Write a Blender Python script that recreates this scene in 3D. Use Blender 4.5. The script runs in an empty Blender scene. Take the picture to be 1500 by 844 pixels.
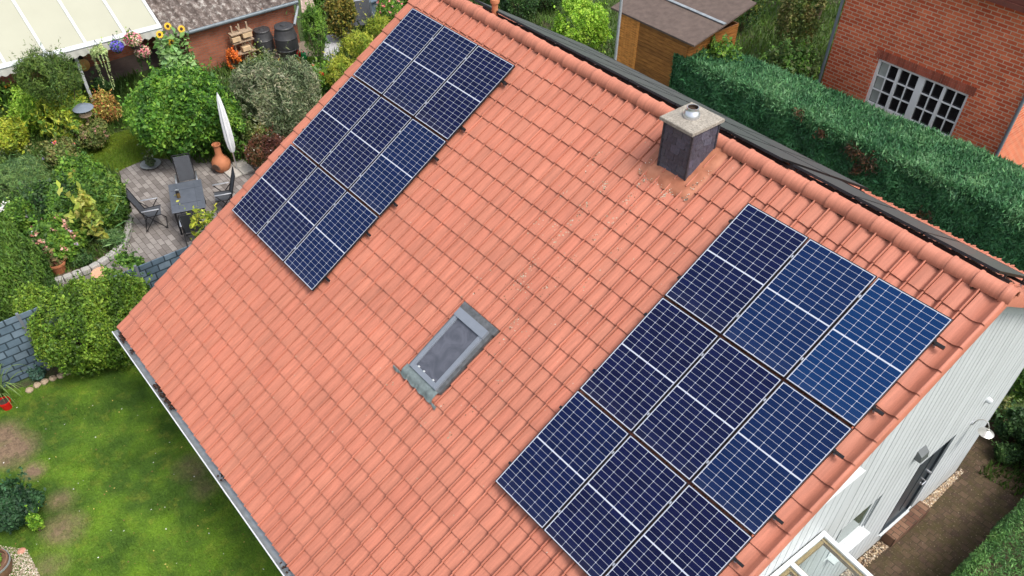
import bpy, math, random
import numpy as np
from mathutils import Vector, Matrix
random.seed(7); RNG = np.random.default_rng(11)
SC = bpy.context.scene
COL = SC.collection
R = math.radians

# ------------------------------------------------------------------ camera
F = 1211.607; PPX, PPY = 720.269, 589.483          # pixels of the 1500 x 844 photograph
CAM = np.array([14.09487844, -9.05214586, 6.68617062])
M = np.array([[0.61817849, -0.57555675, 0.5353408],
              [0.78600608, 0.458742, -0.41442758],
              [-0.00705672, 0.67697134, 0.73597555]])
cd = bpy.data.cameras.new('camera'); cam = bpy.data.objects.new('camera', cd); COL.objects.link(cam)
cd.sensor_width = 36; cd.sensor_fit = 'HORIZONTAL'; cd.lens = F / 1500 * 36
cd.shift_x = (750 - PPX) / 1500; cd.shift_y = (PPY - 422) / 1500
cd.clip_start = 0.1; cd.clip_end = 1000
mw = Matrix([[*M[0], CAM[0]], [*M[1], CAM[1]], [*M[2], CAM[2]], [0, 0, 0, 1]]); cam.matrix_world = mw
SC.camera = cam
# ------------------------------------------------------------------ world, sun, exposure
SUN_EL, SUN_AZ = 58.0, 76.0           # azimuth: clockwise from +y
w = bpy.data.worlds.new("World"); SC.world = w; w.use_nodes = True
nt = w.node_tree; bg = nt.nodes['Background']
sky = nt.nodes.new('ShaderNodeTexSky'); sky.sky_type = 'NISHITA'; sky.sun_disc = False
sky.sun_elevation = R(SUN_EL); sky.sun_rotation = R(SUN_AZ); sky.dust_density = 4; sky.air_density = 1.0; sky.ozone_density = 1.0
hs = nt.nodes.new('ShaderNodeHueSaturation'); hs.inputs['Saturation'].default_value = .5      # thin bright cloud
nt.links.new(sky.outputs[0], hs.inputs['Color']); nt.links.new(hs.outputs[0], bg.inputs[0]); bg.inputs[1].default_value = 0.15
sd = bpy.data.lights.new('sun', 'SUN'); sun = bpy.data.objects.new('sun', sd); COL.objects.link(sun)
sd.energy = 1.35; sd.angle = R(20); sd.color = (1.0, 0.95, 0.87)
az, el = R(SUN_AZ), R(SUN_EL)
dirv = Vector((math.sin(az) * math.cos(el), math.cos(az) * math.cos(el), math.sin(el)))
sun.rotation_euler = dirv.to_track_quat('Z', 'Y').to_euler()
SC.view_settings.view_transform = 'Standard'; SC.view_settings.look = 'None'
SC.view_settings.exposure = 0.82; SC.view_settings.gamma = 1; SC.view_settings.use_curve_mapping = False

# ------------------------------------------------------------------ helpers
GZ = -6.9
MI = M                                     # columns: right, up, back
def ray(p):
    d = np.array([(p[0] - PPX) / F, -(p[1] - PPY) / F, -1.0]); return MI @ d
def G(px, py, z=GZ):
    """the point at height z seen at a pixel of the photograph (for laying out the plan)"""
    d = ray((px, py)); return CAM + (z - CAM[2]) / d[2] * d
def PXM(P):                                # pixels per metre at a point
    d = np.asarray(P, float) - CAM; return F / (-(MI[:, 2] @ d))

def vx(p, x): d = ray(p); return CAM + (x - CAM[0]) / d[0] * d
def tag(o, label=None, cat=None, group=None, kind=None):
    if label: o['label'] = label
    if cat: o['category'] = cat
    if group: o['group'] = group
    if kind: o['kind'] = kind
    return o
def empty(name, loc, label, cat, group=None, rz=0, local=False):
    o = bpy.data.objects.new(name, None); COL.objects.link(o); o.location = tuple(float(v) for v in loc)
    o.rotation_euler[2] = rz; o.empty_display_size = .2
    ORG[o.name] = (0, 0, 0) if local else tuple(float(v) for v in loc)
    return tag(o, label, cat, group)
ORG = {}
def link(name, me, parent=None, local=False):
    """geometry is given in world space and moved into the frame of its thing, unless local"""
    o = bpy.data.objects.new(name, me); COL.objects.link(o)
    if parent is not None:
        o.parent = parent; org = ORG.get(parent.name, (0, 0, 0)); ORG[o.name] = org
        if not local: me.transform(Matrix.Translation([-float(v) for v in org]))
    return o
def rebase(o, loc):
    """puts the origin of a one-mesh thing at its base"""
    o.data.transform(Matrix.Translation([-float(v) for v in loc])); o.location = tuple(float(v) for v in loc); return o

def add_col(me, cols):
    """per-face colour -> corner attribute 'Col'"""
    a = me.color_attributes.new('Col', 'FLOAT_COLOR', 'CORNER')
    n = len(me.loops); tot = np.empty(len(me.polygons), np.int32); me.polygons.foreach_get('loop_total', tot)
    c = np.repeat(np.asarray(cols, np.float32), tot, axis=0)
    if c.shape[1] == 3: c = np.c_[c, np.ones(len(c), np.float32)]
    a.data.foreach_set('color', c.ravel())

def mesh(name, V, Fc, mat, cols=None, smooth=False):
    me = bpy.data.meshes.new(name)
    V = np.asarray(V, np.float32)
    if isinstance(Fc, np.ndarray):
        n, k = Fc.shape
        me.vertices.add(len(V)); me.vertices.foreach_set('co', V.ravel())
        me.loops.add(n * k); me.loops.foreach_set('vertex_index', Fc.astype(np.int32).ravel())
        me.polygons.add(n); me.polygons.foreach_set('loop_start', np.arange(0, n * k, k, dtype=np.int32))
        me.update(calc_edges=True)
    else:
        me.from_pydata(V.tolist(), [], Fc); me.update()
    if cols is not None: add_col(me, cols)
    if mat is not None: me.materials.append(mat)
    if smooth: me.polygons.foreach_set('use_smooth', np.ones(len(me.polygons), bool))
    return me

class MB:
    """collects boxes, tubes, lathes ... and links them as ONE mesh object"""
    def __init__(s): s.v = []; s.f = []; s.c = []; s.col = (1, 1, 1)
    def add(s, V, Fc, col=None):
        b = len(s.v); s.v += [tuple(float(x) for x in p) for p in V]; s.f += [tuple(i + b for i in f) for f in Fc]; s.c += [col or s.col] * len(Fc); return s
    def box(s, c, d, rz=0, A=None, col=None, bev=0.0):
        hx, hy, hz = d[0] / 2, d[1] / 2, d[2] / 2
        P = [(x, y, z) for z in (-hz, hz) for x, y in ((-hx, -hy), (hx, -hy), (hx, hy), (-hx, hy))]
        Fc = [(3, 2, 1, 0), (4, 5, 6, 7), (0, 1, 5, 4), (1, 2, 6, 5), (2, 3, 7, 6), (3, 0, 4, 7)]
        if bev:
            b = min(bev, hx * .8, hy * .8, hz * .8); P = []; 
            for z, i in ((-hz, b), (-hz + b, 0), (hz - b, 0), (hz, b)):
                for x, y in ((-hx, -hy), (hx, -hy), (hx, hy), (-hx, hy)):
                    sx, sy = (1 if x > 0 else -1), (1 if y > 0 else -1)
                    xi, yi = x - sx * i, y - sy * i
                    a = (xi - sx * b, yi); bb = (xi, yi - sy * b)
                    P += [(a[0], a[1], z), (bb[0], bb[1], z)] if sx * sy < 0 else [(bb[0], bb[1], z), (a[0], a[1], z)]
            Fc = [tuple(reversed(range(8))), tuple(range(24, 32))]
            for k in range(3):
                for j in range(8): Fc.append((k * 8 + j, k * 8 + (j + 1) % 8, (k + 1) * 8 + (j + 1) % 8, (k + 1) * 8 + j))
        if A is None:
            ca, sa = math.cos(rz), math.sin(rz)
            P = [(c[0] + x * ca - y * sa, c[1] + x * sa + y * ca, c[2] + z) for x, y, z in P]
        else:
            P = [tuple(np.asarray(c) + A @ np.array(p)) for p in P]
        return s.add(P, Fc, col)
    def bar(s, a, b, w, h=None, col=None, up=(0, 0, 1)):
        a = np.array(a, float); b = np.array(b, float); h = h or w
        x = b - a; L = np.linalg.norm(x); x /= L; u = np.array(up, float)
        if abs(x @ u) > .98: u = np.array((1, 0, 0.))
        y = np.cross(u, x); y /= np.linalg.norm(y); z = np.cross(x, y)
        return s.box((a + b) / 2, (L, w, h), A=np.c_[x, y, z], col=col)
    def tube(s, pts, r, n=8, col=None, cap=True):
        pts = [np.array(p, float) for p in pts]; rs = r if hasattr(r, '__len__') else [r] * len(pts)
        V = []; ref = np.array((0.13, 0.21, 0.97))
        for i, p in enumerate(pts):
            t = (pts[min(i + 1, len(pts) - 1)] - pts[max(i - 1, 0)]); t /= max(np.linalg.norm(t), 1e-9)
            a = np.cross(t, ref if abs(t @ ref) < .95 else np.array((1, 0, 0.))); a /= np.linalg.norm(a); b = np.cross(t, a)
            V += [p + rs[i] * (math.cos(2 * math.pi * k / n) * a + math.sin(2 * math.pi * k / n) * b) for k in range(n)]
        Fc = [(i * n + k, i * n + (k + 1) % n, (i + 1) * n + (k + 1) % n, (i + 1) * n + k) for i in range(len(pts) - 1) for k in range(n)]
        if cap: Fc += [tuple(reversed(range(n))), tuple(range((len(pts) - 1) * n, len(pts) * n))]
        return s.add(V, Fc, col)
    def lathe(s, c, prof, n=24, col=None):
        V = []; c = np.array(c, float)
        for r, z in prof: V += [c + (r * math.cos(2 * math.pi * k / n), r * math.sin(2 * math.pi * k / n), z) for k in range(n)]
        Fc = [(i * n + k, i * n + (k + 1) % n, (i + 1) * n + (k + 1) % n, (i + 1) * n + k) for i in range(len(prof) - 1) for k in range(n)]
        return s.add(V, Fc, col)
    def prism(s, poly, z0, z1, col=None):
        n = len(poly); V = [(p[0], p[1], z0) for p in poly] + [(p[0], p[1], z1) for p in poly]
        return s.add(V, [tuple(reversed(range(n))), tuple(range(n, 2 * n))] + [(i, (i + 1) % n, n + (i + 1) % n, n + i) for i in range(n)], col)
    def build(s, name, mat, parent=None, smooth=False):
        me = mesh(name, s.v, s.f, mat, s.c)
        if smooth:
            me.polygons.foreach_set('use_smooth', np.ones(len(me.polygons), bool)); me.set_sharp_from_angle(angle=R(35))
        return link(name, me, parent)

def copy_tree(o, parent=None):
    c = o.copy(); COL.objects.link(c)
    if parent is not None: c.parent = parent
    for ch in list(o.children): copy_tree(ch, c)
    return c

# ------------------------------------------------------------------ materials
def new_mat(name):
    m = bpy.data.materials.new(name); m.use_nodes = True
    return m, m.node_tree, m.node_tree.nodes['Principled BSDF']
def N(nt, typ, **kw):
    n = nt.nodes.new(typ)
    for k, v in kw.items():
        if k.startswith('i_'): n.inputs[k[2:].replace('_', ' ')].default_value = v
        else: setattr(n, k, v)
    return n
def plain(name, col, rough=.6, metal=0, noise=.12, scale=6, bump=0.0, bscale=40, spec=.4, useattr=False):
    """a colour with soft uneven wear over it"""
    m, nt, b = new_mat(name); L = nt.links
    tc = N(nt, 'ShaderNodeTexCoord'); no = N(nt, 'ShaderNodeTexNoise'); no.inputs['Scale'].default_value = scale; no.inputs['Detail'].default_value = 6
    L.new(tc.outputs['Object'], no.inputs['Vector'])
    mr = N(nt, 'ShaderNodeMapRange'); mr.inputs[1].default_value = .25; mr.inputs[2].default_value = .75
    mr.inputs[3].default_value = 1 - noise; mr.inputs[4].default_value = 1 + noise; L.new(no.outputs[0], mr.inputs[0])
    mx = N(nt, 'ShaderNodeMix', data_type='RGBA', blend_type='MULTIPLY'); mx.inputs[0].default_value = 1
    if useattr:
        at = N(nt, 'ShaderNodeAttribute', attribute_name='Col'); m2 = N(nt, 'ShaderNodeMix', data_type='RGBA', blend_type='MULTIPLY'); m2.inputs[0].default_value = 1
        m2.inputs[6].default_value = (*col, 1); L.new(at.outputs[0], m2.inputs[7]); L.new(m2.outputs[2], mx.inputs[6])
    else: mx.inputs[6].default_value = (*col, 1)
    L.new(mr.outputs[0], mx.inputs[7]); L.new(mx.outputs[2], b.inputs['Base Color'])
    b.inputs['Roughness'].default_value = rough; b.inputs['Metallic'].default_value = metal; b.inputs['Specular IOR Level'].default_value = spec
    if bump:
        n2 = N(nt, 'ShaderNodeTexNoise'); n2.inputs['Scale'].default_value = bscale; n2.inputs['Detail'].default_value = 4; L.new(tc.outputs['Object'], n2.inputs['Vector'])
        bp = N(nt, 'ShaderNodeBump'); bp.inputs['Strength'].default_value = bump; bp.inputs['Distance'].default_value = .02
        L.new(n2.outputs[0], bp.inputs['Height']); L.new(bp.outputs[0], b.inputs['Normal'])
    return m
def leaf_mat(name='leaf', trans=.3, rough=.55):
    m, nt, b = new_mat(name); L = nt.links
    at = N(nt, 'ShaderNodeAttribute', attribute_name='Col'); L.new(at.outputs[0], b.inputs['Base Color'])
    b.inputs['Roughness'].default_value = rough; b.inputs['Specular IOR Level'].default_value = .35
    tr = N(nt, 'ShaderNodeBsdfTranslucent'); L.new(at.outputs[0], tr.inputs[0])
    mx = N(nt, 'ShaderNodeMixShader'); mx.inputs[0].default_value = trans
    L.new(b.outputs[0], mx.inputs[1]); L.new(tr.outputs[0], mx.inputs[2]); L.new(mx.outputs[0], nt.nodes['Material Output'].inputs[0])
    return m
def brick_mat(name, c1, c2, mortar, sx, sy, ms=.012, axis='XZ', rough=.85, bump=.5, noise=.35, offset=.5):
    """bricks in metres; axis tells which object axes carry the pattern"""
    m, nt, b = new_mat(name); L = nt.links
    tc = N(nt, 'ShaderNodeTexCoord'); se = N(nt, 'ShaderNodeSeparateXYZ'); co = N(nt, 'ShaderNodeCombineXYZ')
    L.new(tc.outputs['Object'], se.inputs[0])
    L.new(se.outputs['XYZ'.index(axis[0])], co.inputs[0]); L.new(se.outputs['XYZ'.index(axis[1])], co.inputs[1])
    br = N(nt, 'ShaderNodeTexBrick'); br.inputs['Scale'].default_value = 1; br.inputs['Mortar Size'].default_value = ms
    br.inputs['Brick Width'].default_value = sx; br.inputs['Row Height'].default_value = sy; br.inputs['Mortar Smooth'].default_value = .2; br.inputs['Bias'].default_value = -.1
    br.inputs[1].default_value = (*c1, 1); br.inputs[2].default_value = (*c2, 1); br.inputs[3].default_value = (*mortar, 1); br.offset = offset
    nz = N(nt, 'ShaderNodeTexNoise'); nz.inputs['Scale'].default_value = 7; L.new(co.outputs[0], nz.inputs['Vector'])
    ma = N(nt, 'ShaderNodeMix', data_type='VECTOR'); ma.inputs[0].default_value = .012; L.new(co.outputs[0], ma.inputs[4]); L.new(nz.outputs[1], ma.inputs[5])
    L.new(ma.outputs[1], br.inputs['Vector'])
    no = N(nt, 'ShaderNodeTexNoise'); no.inputs['Scale'].default_value = 1.6; no.inputs['Detail'].default_value = 8; no.inputs['Roughness'].default_value = .7; L.new(co.outputs[0], no.inputs['Vector'])
    mr = N(nt, 'ShaderNodeMapRange'); mr.inputs[1].default_value = .3; mr.inputs[2].default_value = .7; mr.inputs[3].default_value = 1 - noise; mr.inputs[4].default_value = 1 + noise; L.new(no.outputs[0], mr.inputs[0])
    mx = N(nt, 'ShaderNodeMix', data_type='RGBA', blend_type='MULTIPLY'); mx.inputs[0].default_value = 1
    L.new(br.outputs[0], mx.inputs[6]); L.new(mr.outputs[0], mx.inputs[7]); L.new(mx.outputs[2], b.inputs['Base Color'])
    b.inputs['Roughness'].default_value = rough; b.inputs['Specular IOR Level'].default_value = .25
    inv = N(nt, 'ShaderNodeMath', operation='MULTIPLY_ADD'); inv.inputs[1].default_value = -1; L.new(br.outputs[1], inv.inputs[0]); L.new(no.outputs[0], inv.inputs[2])
    bp = N(nt, 'ShaderNodeBump'); bp.inputs['Strength'].default_value = bump; bp.inputs['Distance'].default_value = .015; L.new(inv.outputs[0], bp.inputs['Height']); L.new(bp.outputs[0], b.inputs['Normal'])
    return m
def glass_mat(name, col=(.02, .025, .03), rough=.05):
    m, nt, b = new_mat(name); b.inputs['Base Color'].default_value = (*col, 1); b.inputs['Roughness'].default_value = rough; b.inputs['Specular IOR Level'].default_value = .8
    return m
def clear_glass(name):
    m, nt, b = new_mat(name); L = nt.links
    gl = N(nt, 'ShaderNodeBsdfGlossy'); gl.inputs['Roughness'].default_value = .03; tr = N(nt, 'ShaderNodeBsdfTransparent'); tr.inputs[0].default_value = (.9, .94, .92, 1)
    fr = N(nt, 'ShaderNodeFresnel'); fr.inputs[0].default_value = 1.5; mx = N(nt, 'ShaderNodeMixShader')
    L.new(fr.outputs[0], mx.inputs[0]); L.new(tr.outputs[0], mx.inputs[1]); L.new(gl.outputs[0], mx.inputs[2]); L.new(mx.outputs[0], nt.nodes['Material Output'].inputs[0])
    return m

def tile_mat():
    m, nt, b = new_mat('clay_tile'); L = nt.links
    tc = N(nt, 'ShaderNodeTexCoord'); at = N(nt, 'ShaderNodeAttribute', attribute_name='Col')
    base = N(nt, 'ShaderNodeMix', data_type='RGBA', blend_type='MULTIPLY'); base.inputs[0].default_value = 1
    base.inputs[6].default_value = (.418, .150, .096, 1); L.new(at.outputs[0], base.inputs[7])
    # streaks running down the slope (y in object space), fine grain
    mp = N(nt, 'ShaderNodeMapping'); mp.inputs['Scale'].default_value = (30, 2.2, 2.2); L.new(tc.outputs['Object'], mp.inputs[0])
    s1 = N(nt, 'ShaderNodeTexNoise'); s1.inputs['Scale'].default_value = 1.0; s1.inputs['Detail'].default_value = 5; L.new(mp.outputs[0], s1.inputs['Vector'])
    s2 = N(nt, 'ShaderNodeTexNoise'); s2.inputs['Scale'].default_value = .9; s2.inputs['Detail'].default_value = 5; L.new(tc.outputs['Object'], s2.inputs['Vector'])
    s3 = N(nt, 'ShaderNodeTexNoise'); s3.inputs['Scale'].default_value = 90; s3.inputs['Detail'].default_value = 3; L.new(tc.outputs['Object'], s3.inputs['Vector'])
    r1 = N(nt, 'ShaderNodeMapRange'); r1.inputs[1].default_value = .3; r1.inputs[2].default_value = .7; r1.inputs[3].default_value = .86; r1.inputs[4].default_value = 1.14; L.new(s1.outputs[0], r1.inputs[0])
    r2 = N(nt, 'ShaderNodeMapRange'); r2.inputs[1].default_value = .3; r2.inputs[2].default_value = .7; r2.inputs[3].default_value = .93; r2.inputs[4].default_value = 1.07; L.new(s2.outputs[0], r2.inputs[0])
    r3 = N(nt, 'ShaderNodeMapRange'); r3.inputs[1].default_value = .3; r3.inputs[2].default_value = .7; r3.inputs[3].default_value = .93; r3.inputs[4].default_value = 1.07; L.new(s3.outputs[0], r3.inputs[0])
    a = N(nt, 'ShaderNodeMath', operation='MULTIPLY'); L.new(r1.outputs[0], a.inputs[0]); L.new(r2.outputs[0], a.inputs[1])
    a2 = N(nt, 'ShaderNodeMath', operation='MULTIPLY'); L.new(a.outputs[0], a2.inputs[0]); L.new(r3.outputs[0], a2.inputs[1])
    mx = N(nt, 'ShaderNodeMix', data_type='RGBA', blend_type='MULTIPLY'); mx.inputs[0].default_value = 1; L.new(base.outputs[2], mx.inputs[6]); L.new(a2.outputs[0], mx.inputs[7])
    # pale lichen dots and dark lichen, mostly below the chimney (attribute alpha not used: object-space band)
    vo = N(nt, 'ShaderNodeTexVoronoi'); vo.inputs['Scale'].default_value = 17; L.new(tc.outputs['Object'], vo.inputs['Vector'])
    nn = N(nt, 'ShaderNodeTexNoise'); nn.inputs['Scale'].default_value = 45; nn.inputs['Detail'].default_value = 3; L.new(tc.outputs['Object'], nn.inputs['Vector'])
    rad = N(nt, 'ShaderNodeMapRange'); rad.inputs[1].default_value = .0; rad.inputs[2].default_value = 1; rad.inputs[3].default_value = -.14; rad.inputs[4].default_value = .42
    sx = N(nt, 'ShaderNodeSeparateXYZ'); L.new(tc.outputs['Object'], sx.inputs[0])
    # band around x = 6.4 .. 7.6 (rain washing off the chimney), fading to either side
    bx = N(nt, 'ShaderNodeMath', operation='SUBTRACT'); bx.inputs[1].default_value = 0.75; L.new(sx.outputs[0], bx.inputs[0])
    ab = N(nt, 'ShaderNodeMath', operation='ABSOLUTE'); L.new(bx.outputs[0], ab.inputs[0])
    bm = N(nt, 'ShaderNodeMapRange'); bm.inputs[1].default_value = .25; bm.inputs[2].default_value = 1.15; bm.inputs[3].default_value = 1; bm.inputs[4].default_value = 0.30; L.new(ab.outputs[0], bm.inputs[0])
    by = N(nt, 'ShaderNodeMapRange'); by.inputs[1].default_value = -7.0; by.inputs[2].default_value = -2.5; by.inputs[3].default_value = .15; by.inputs[4].default_value = 1; L.new(sx.outputs[1], by.inputs[0])
    bb = N(nt, 'ShaderNodeMath', operation='MULTIPLY'); L.new(bm.outputs[0], bb.inputs[0]); L.new(by.outputs[0], bb.inputs[1])
    cl = N(nt, 'ShaderNodeTexNoise'); cl.inputs['Scale'].default_value = 2.3; cl.inputs['Detail'].default_value = 4; L.new(tc.outputs['Object'], cl.inputs['Vector'])
    clr = N(nt, 'ShaderNodeMapRange'); clr.inputs[1].default_value = .40; clr.inputs[2].default_value = .68; L.new(cl.outputs[0], clr.inputs[0])
    b2 = N(nt, 'ShaderNodeMath', operation='MULTIPLY'); L.new(bb.outputs[0], b2.inputs[0]); L.new(clr.outputs[0], b2.inputs[1])
    L.new(b2.outputs[0], rad.inputs[0])
    jit = N(nt, 'ShaderNodeMath', operation='MULTIPLY_ADD'); jit.inputs[1].default_value = .35; L.new(nn.outputs[0], jit.inputs[0]); L.new(vo.outputs[0], jit.inputs[2])
    j2 = N(nt, 'ShaderNodeMath', operation='SUBTRACT'); L.new(rad.outputs[0], j2.inputs[0]); L.new(jit.outputs[0], j2.inputs[1])
    j3 = N(nt, 'ShaderNodeMapRange'); j3.inputs[1].default_value = -.10; j3.inputs[2].default_value = -.05; j3.inputs[3].default_value = 0; j3.inputs[4].default_value = .8; L.new(j2.outputs[0], j3.inputs[0])
    lc = N(nt, 'ShaderNodeMix', data_type='RGBA'); lc.inputs[6].default_value = (.46, .40, .30, 1); lc.inputs[7].default_value = (.22, .13, .09, 1)
    L.new(vo.outputs[1], lc.inputs[0])
    fin = N(nt, 'ShaderNodeMix', data_type='RGBA'); L.new(j3.outputs[0], fin.inputs[0]); L.new(mx.outputs[2], fin.inputs[6]); L.new(lc.outputs[2], fin.inputs[7])
    L.new(fin.outputs[2], b.inputs['Base Color']); b.inputs['Roughness'].default_value = .62; b.inputs['Specular IOR Level'].default_value = .35
    bp = N(nt, 'ShaderNodeBump'); bp.inputs['Strength'].default_value = .25; bp.inputs['Distance'].default_value = .006; L.new(s3.outputs[0], bp.inputs['Height']); L.new(bp.outputs[0], b.inputs['Normal'])
    return m

TILE = tile_mat()
LEAF = leaf_mat()
NEEDLE = leaf_mat('needle', .15, .6)
PETAL = leaf_mat('petal', .4, .6)
WHITE = plain('white_paint', (.54, .57, .58), .45, noise=.04, scale=3)
ALU = plain('aluminium', (.62, .63, .65), .35, .9, noise=.06)
BLACK = plain('black_rail', (.012, .012, .014), .35, noise=.2)
ZINC = plain('zinc', (.36, .39, .41), .45, .55, noise=.18, scale=9)
DARKZ = plain('grey_coated_metal', (.175, .19, .22), .4, .2, noise=.08)
WOODB = plain('bark', (.10, .07, .045), .9, noise=.3, bump=.5)
TERRA = plain('terracotta', (.45, .17, .08), .75, noise=.12, useattr=False)
CONC = plain('concrete', (.42, .40, .36), .85, noise=.18, scale=14, bump=.4)

# ================================================================== THE HOUSE
TH = 0.5353861761617416; CT, ST = math.cos(TH), math.sin(TH)
def RP(u, v, h): return np.array((u, -CT * v - ST * h, -ST * v + CT * h))     # front slope: u along ridge, v down, h out
YA, ZA = .58, .185                                                          # apex line of the tiles
THB = R(29.7); CB, SB = math.cos(THB), math.sin(THB)                       # the far slope is a little flatter
def BP(u, d, h): return np.array((u, .653 + CB * d + SB * h, .301 - SB * d + CB * h))   # back slope, d metres down from the apex
UL, UR = -.41, 11.91
NCOL, U0, DU = 48, -.09, .24333
V0, DV = -.10, .3805
HB = -.175
PT = np.array([0, .004, .012, .10, .20, .32, .44, .54, .62, .68, .73, .78, .83, .88, .92, .950, .962, .968, 1.0])
PH = np.array([-.006, -.004, .038, .037, .034, .028, .020, .010, .001, -.003, .002, .018, .042, .062, .068, .064, .056, -.006, -.006])
PLV = np.array([0, .015, .03, .12, .25, .40, .55, .68, .78, .86, .94, 1.0])   # right verge tile
PHV = np.array([.010, .014, .040, .032, .014, .0, .002, .020, .048, .066, .062, .040])
PLL = np.array([0, .1, .25, .5, .7, .8, .88, .95, .985, 1.0])                  # left verge tile
PHL = np.array([.030, .040, .034, .016, .004, .016, .034, .036, .026, .004])
FLASH = (6.50, 7.66, -.60, .50)        # chimney flashing u0,u1,v0,v1
WIN = (5.80, 6.62, 3.84, 5.06)
def tiles(side, k0, k1, which, cols=None):
    V = []; Fc = []; C = []
    rg = np.random.default_rng(5 if side == 'front' else 6)
    P = RP if side == 'front' else (lambda u, v, h: BP(u, v + .59, h))
    for k in range(k0, k1):
        vlo = V0 + k * DV; vup = vlo - DV - .045
        vup = max(vup, -.57)
        for i in range(-1, NCOL + 1):
            if i == -1: t, ph, a, b = PLL, PHL, UL, U0
            elif i == NCOL: t, ph, a, b = PLV, PHV, U0 + NCOL * DU, UR
            else: t, ph, a, b = PT, PH, U0 + i * DU, U0 + (i + 1) * DU
            kind = 'verge' if i in (-1, NCOL) else 'field'
            dz = rg.normal(0, .0013); tw = rg.normal(0, .0018); dv = rg.normal(0, .0022)
            br = 1 + rg.normal(0, .03); hu = rg.normal(0, .02)
            if kind != which or (cols is not None and i not in cols): continue
            if side == 'front' and i == NCOL: br *= .95
            vl = vlo + dv; n = len(t); us = a + (b - a) * t; s_ = (0, .35, .7, .93, 1.0); base = len(V)
            for si in s_:
                v = vup + (vl - vup) * si
                for j in range(n):
                    h = HB + .030 * si + ph[j] + dz + tw * (t[j] - .5) * 2 - (.004 if si == 1.0 else 0)
                    V.append(P(us[j], v, h))
            for j in range(n): V.append(P(us[j], vl - .001, HB + ph[j] + .030 - .023))            # butt edge
            m = len(s_) + 1
            for r in range(m - 1):
                for j in range(n - 1):
                    q = (base + r * n + j, base + (r + 1) * n + j, base + (r + 1) * n + j + 1, base + r * n + j + 1)
                    Fc.append(q if side == 'front' else q[::-1]); C.append((br, br * (1 + hu), br * (1 + hu)))
            if kind == 'verge':                                                             # skirt down the side
                jj = 0 if i == -1 else n - 1; b2 = len(V); uu = us[jj] + (-.004 if i == -1 else .004)
                for si in s_: V.append(P(uu, vup + (vl - vup) * si, HB - .10))
                for r in range(len(s_) - 1):
                    q = (base + r * n + jj, b2 + r, b2 + r + 1, base + (r + 1) * n + jj)
                    if (i == -1) == (side == 'front'): q = q[::-1]
                    q = q[::-1]
                    Fc.append(q); C.append((br, br, br))
    return np.array(V), np.array(Fc, np.int32), np.array(C)

house = empty('house', (5.8, 0, GZ), 'house with salmon clay tile roof and white boarded gable wall', 'house')
V, Fc, C = tiles('front', 0, 24, 'field')
me = mesh('roof', V, Fc, TILE, C); me.polygons.foreach_set('use_smooth', np.ones(len(me.polygons), bool)); me.set_sharp_from_angle(angle=R(40))
roof = link('roof', me, house)
for i in (-1, NCOL):
    V, Fc, C = tiles('front', 0, 24, 'verge', (i,)); me = mesh('verge_tiles', V, Fc, TILE, C); me.polygons.foreach_set('use_smooth', np.ones(len(me.polygons), bool)); me.set_sharp_from_angle(angle=R(40)); link('verge_tiles', me, house)
V1, F1, C1 = tiles('back', 0, 14, 'field'); V2, F2, C2 = tiles('back', 0, 14, 'verge')
me = mesh('rear_roof', np.vstack([V1, V2]), np.vstack([F1, F2 + len(V1)]), TILE, np.vstack([C1, C2])); link('rear_roof', me, house)
# deck under the tiles
mb = MB()
for f, ve in ((RP, 8.60), (lambda u, v, h: BP(u, v + .59, h), 4.75)):
    P = [f(u, v, h) for h in (-.30, -.19) for u, v in ((UL + .06, -.55), (UR - .06, -.55), (UR - .06, ve), (UL + .06, ve))]
    mb.add(P, [(0, 1, 2, 3), (7, 6, 5, 4), (0, 4, 5, 1), (1, 5, 6, 2), (2, 6, 7, 3), (3, 7, 4, 0)])
mb.build('roof_deck', plain('dark_timber', (.05, .04, .035), .9), house)
# ridge tiles
PR = .36; n = 14
k = 0
u = UL - .02
while u < UR - .05:
    u1 = min(u + PR + .05, UR + .03); V = []; Fc = []
    jz = random.gauss(0, .003); jy = random.gauss(0, .004)
    rows = [(u, .138), (u + .03, .138), (u + .045, .128), (u1 - .002, .120), (u1, .110)]
    for uu, r in rows:
        for a in range(n + 1):
            an = math.pi * (-.06 + 1.12 * a / n); V.append((uu, YA + jy - r * math.cos(an), ZA - .035 + jz + r * 1.02 * math.sin(an)))
    for i in range(len(rows) - 1):
        for a in range(n): Fc.append((i * (n + 1) + a, (i + 1) * (n + 1) + a, (i + 1) * (n + 1) + a + 1, i * (n + 1) + a + 1))
    b = len(V)                                            # thickness at the wide end and at the far end
    for uu, r in ((u, .122), (u1, .098)):
        for a in range(n + 1):
            an = math.pi * (-.06 + 1.12 * a / n); V.append((uu + (.01 if uu == u else -.01), YA + jy - r * math.cos(an), ZA - .035 + jz + r * math.sin(an)))
    for a in range(n):
        Fc.append((a, a + 1, b + a + 1, b + a)); q = (len(rows) - 1) * (n + 1) + a; Fc.append((q + 1, q, b + n + 1 + a, b + n + 2 + a))
    c = 1 + random.gauss(0, .04)
    me = mesh('ridge_tile', V, Fc, TILE, [(c, c * 1.02, c * 1.02)] * len(Fc)); me.polygons.foreach_set('use_smooth', np.ones(len(me.polygons), bool)); me.set_sharp_from_angle(angle=R(40))
    link('ridge_tile', me, house); u += PR; k += 1
# mortar packing below the ridge
mb = MB(); rg = random.Random(3)
for i in range(150):
    u = UL + .2 + i * (UR - UL - .4) / 150 + rg.uniform(-.03, .03)
    if rg.random() < .55: p = RP(u, -.475 + rg.uniform(-.01, .015), HB + .012); mb.box(p, (rg.uniform(.02, .06), rg.uniform(.02, .035), rg.uniform(.015, .03)), rz=rg.uniform(0, 3), col=(rg.uniform(.7, 1.2),) * 3)
tag(mb.build('ridge_packing', plain('packing', (.10, .055, .035), .9, useattr=True), house), kind='stuff')

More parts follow.
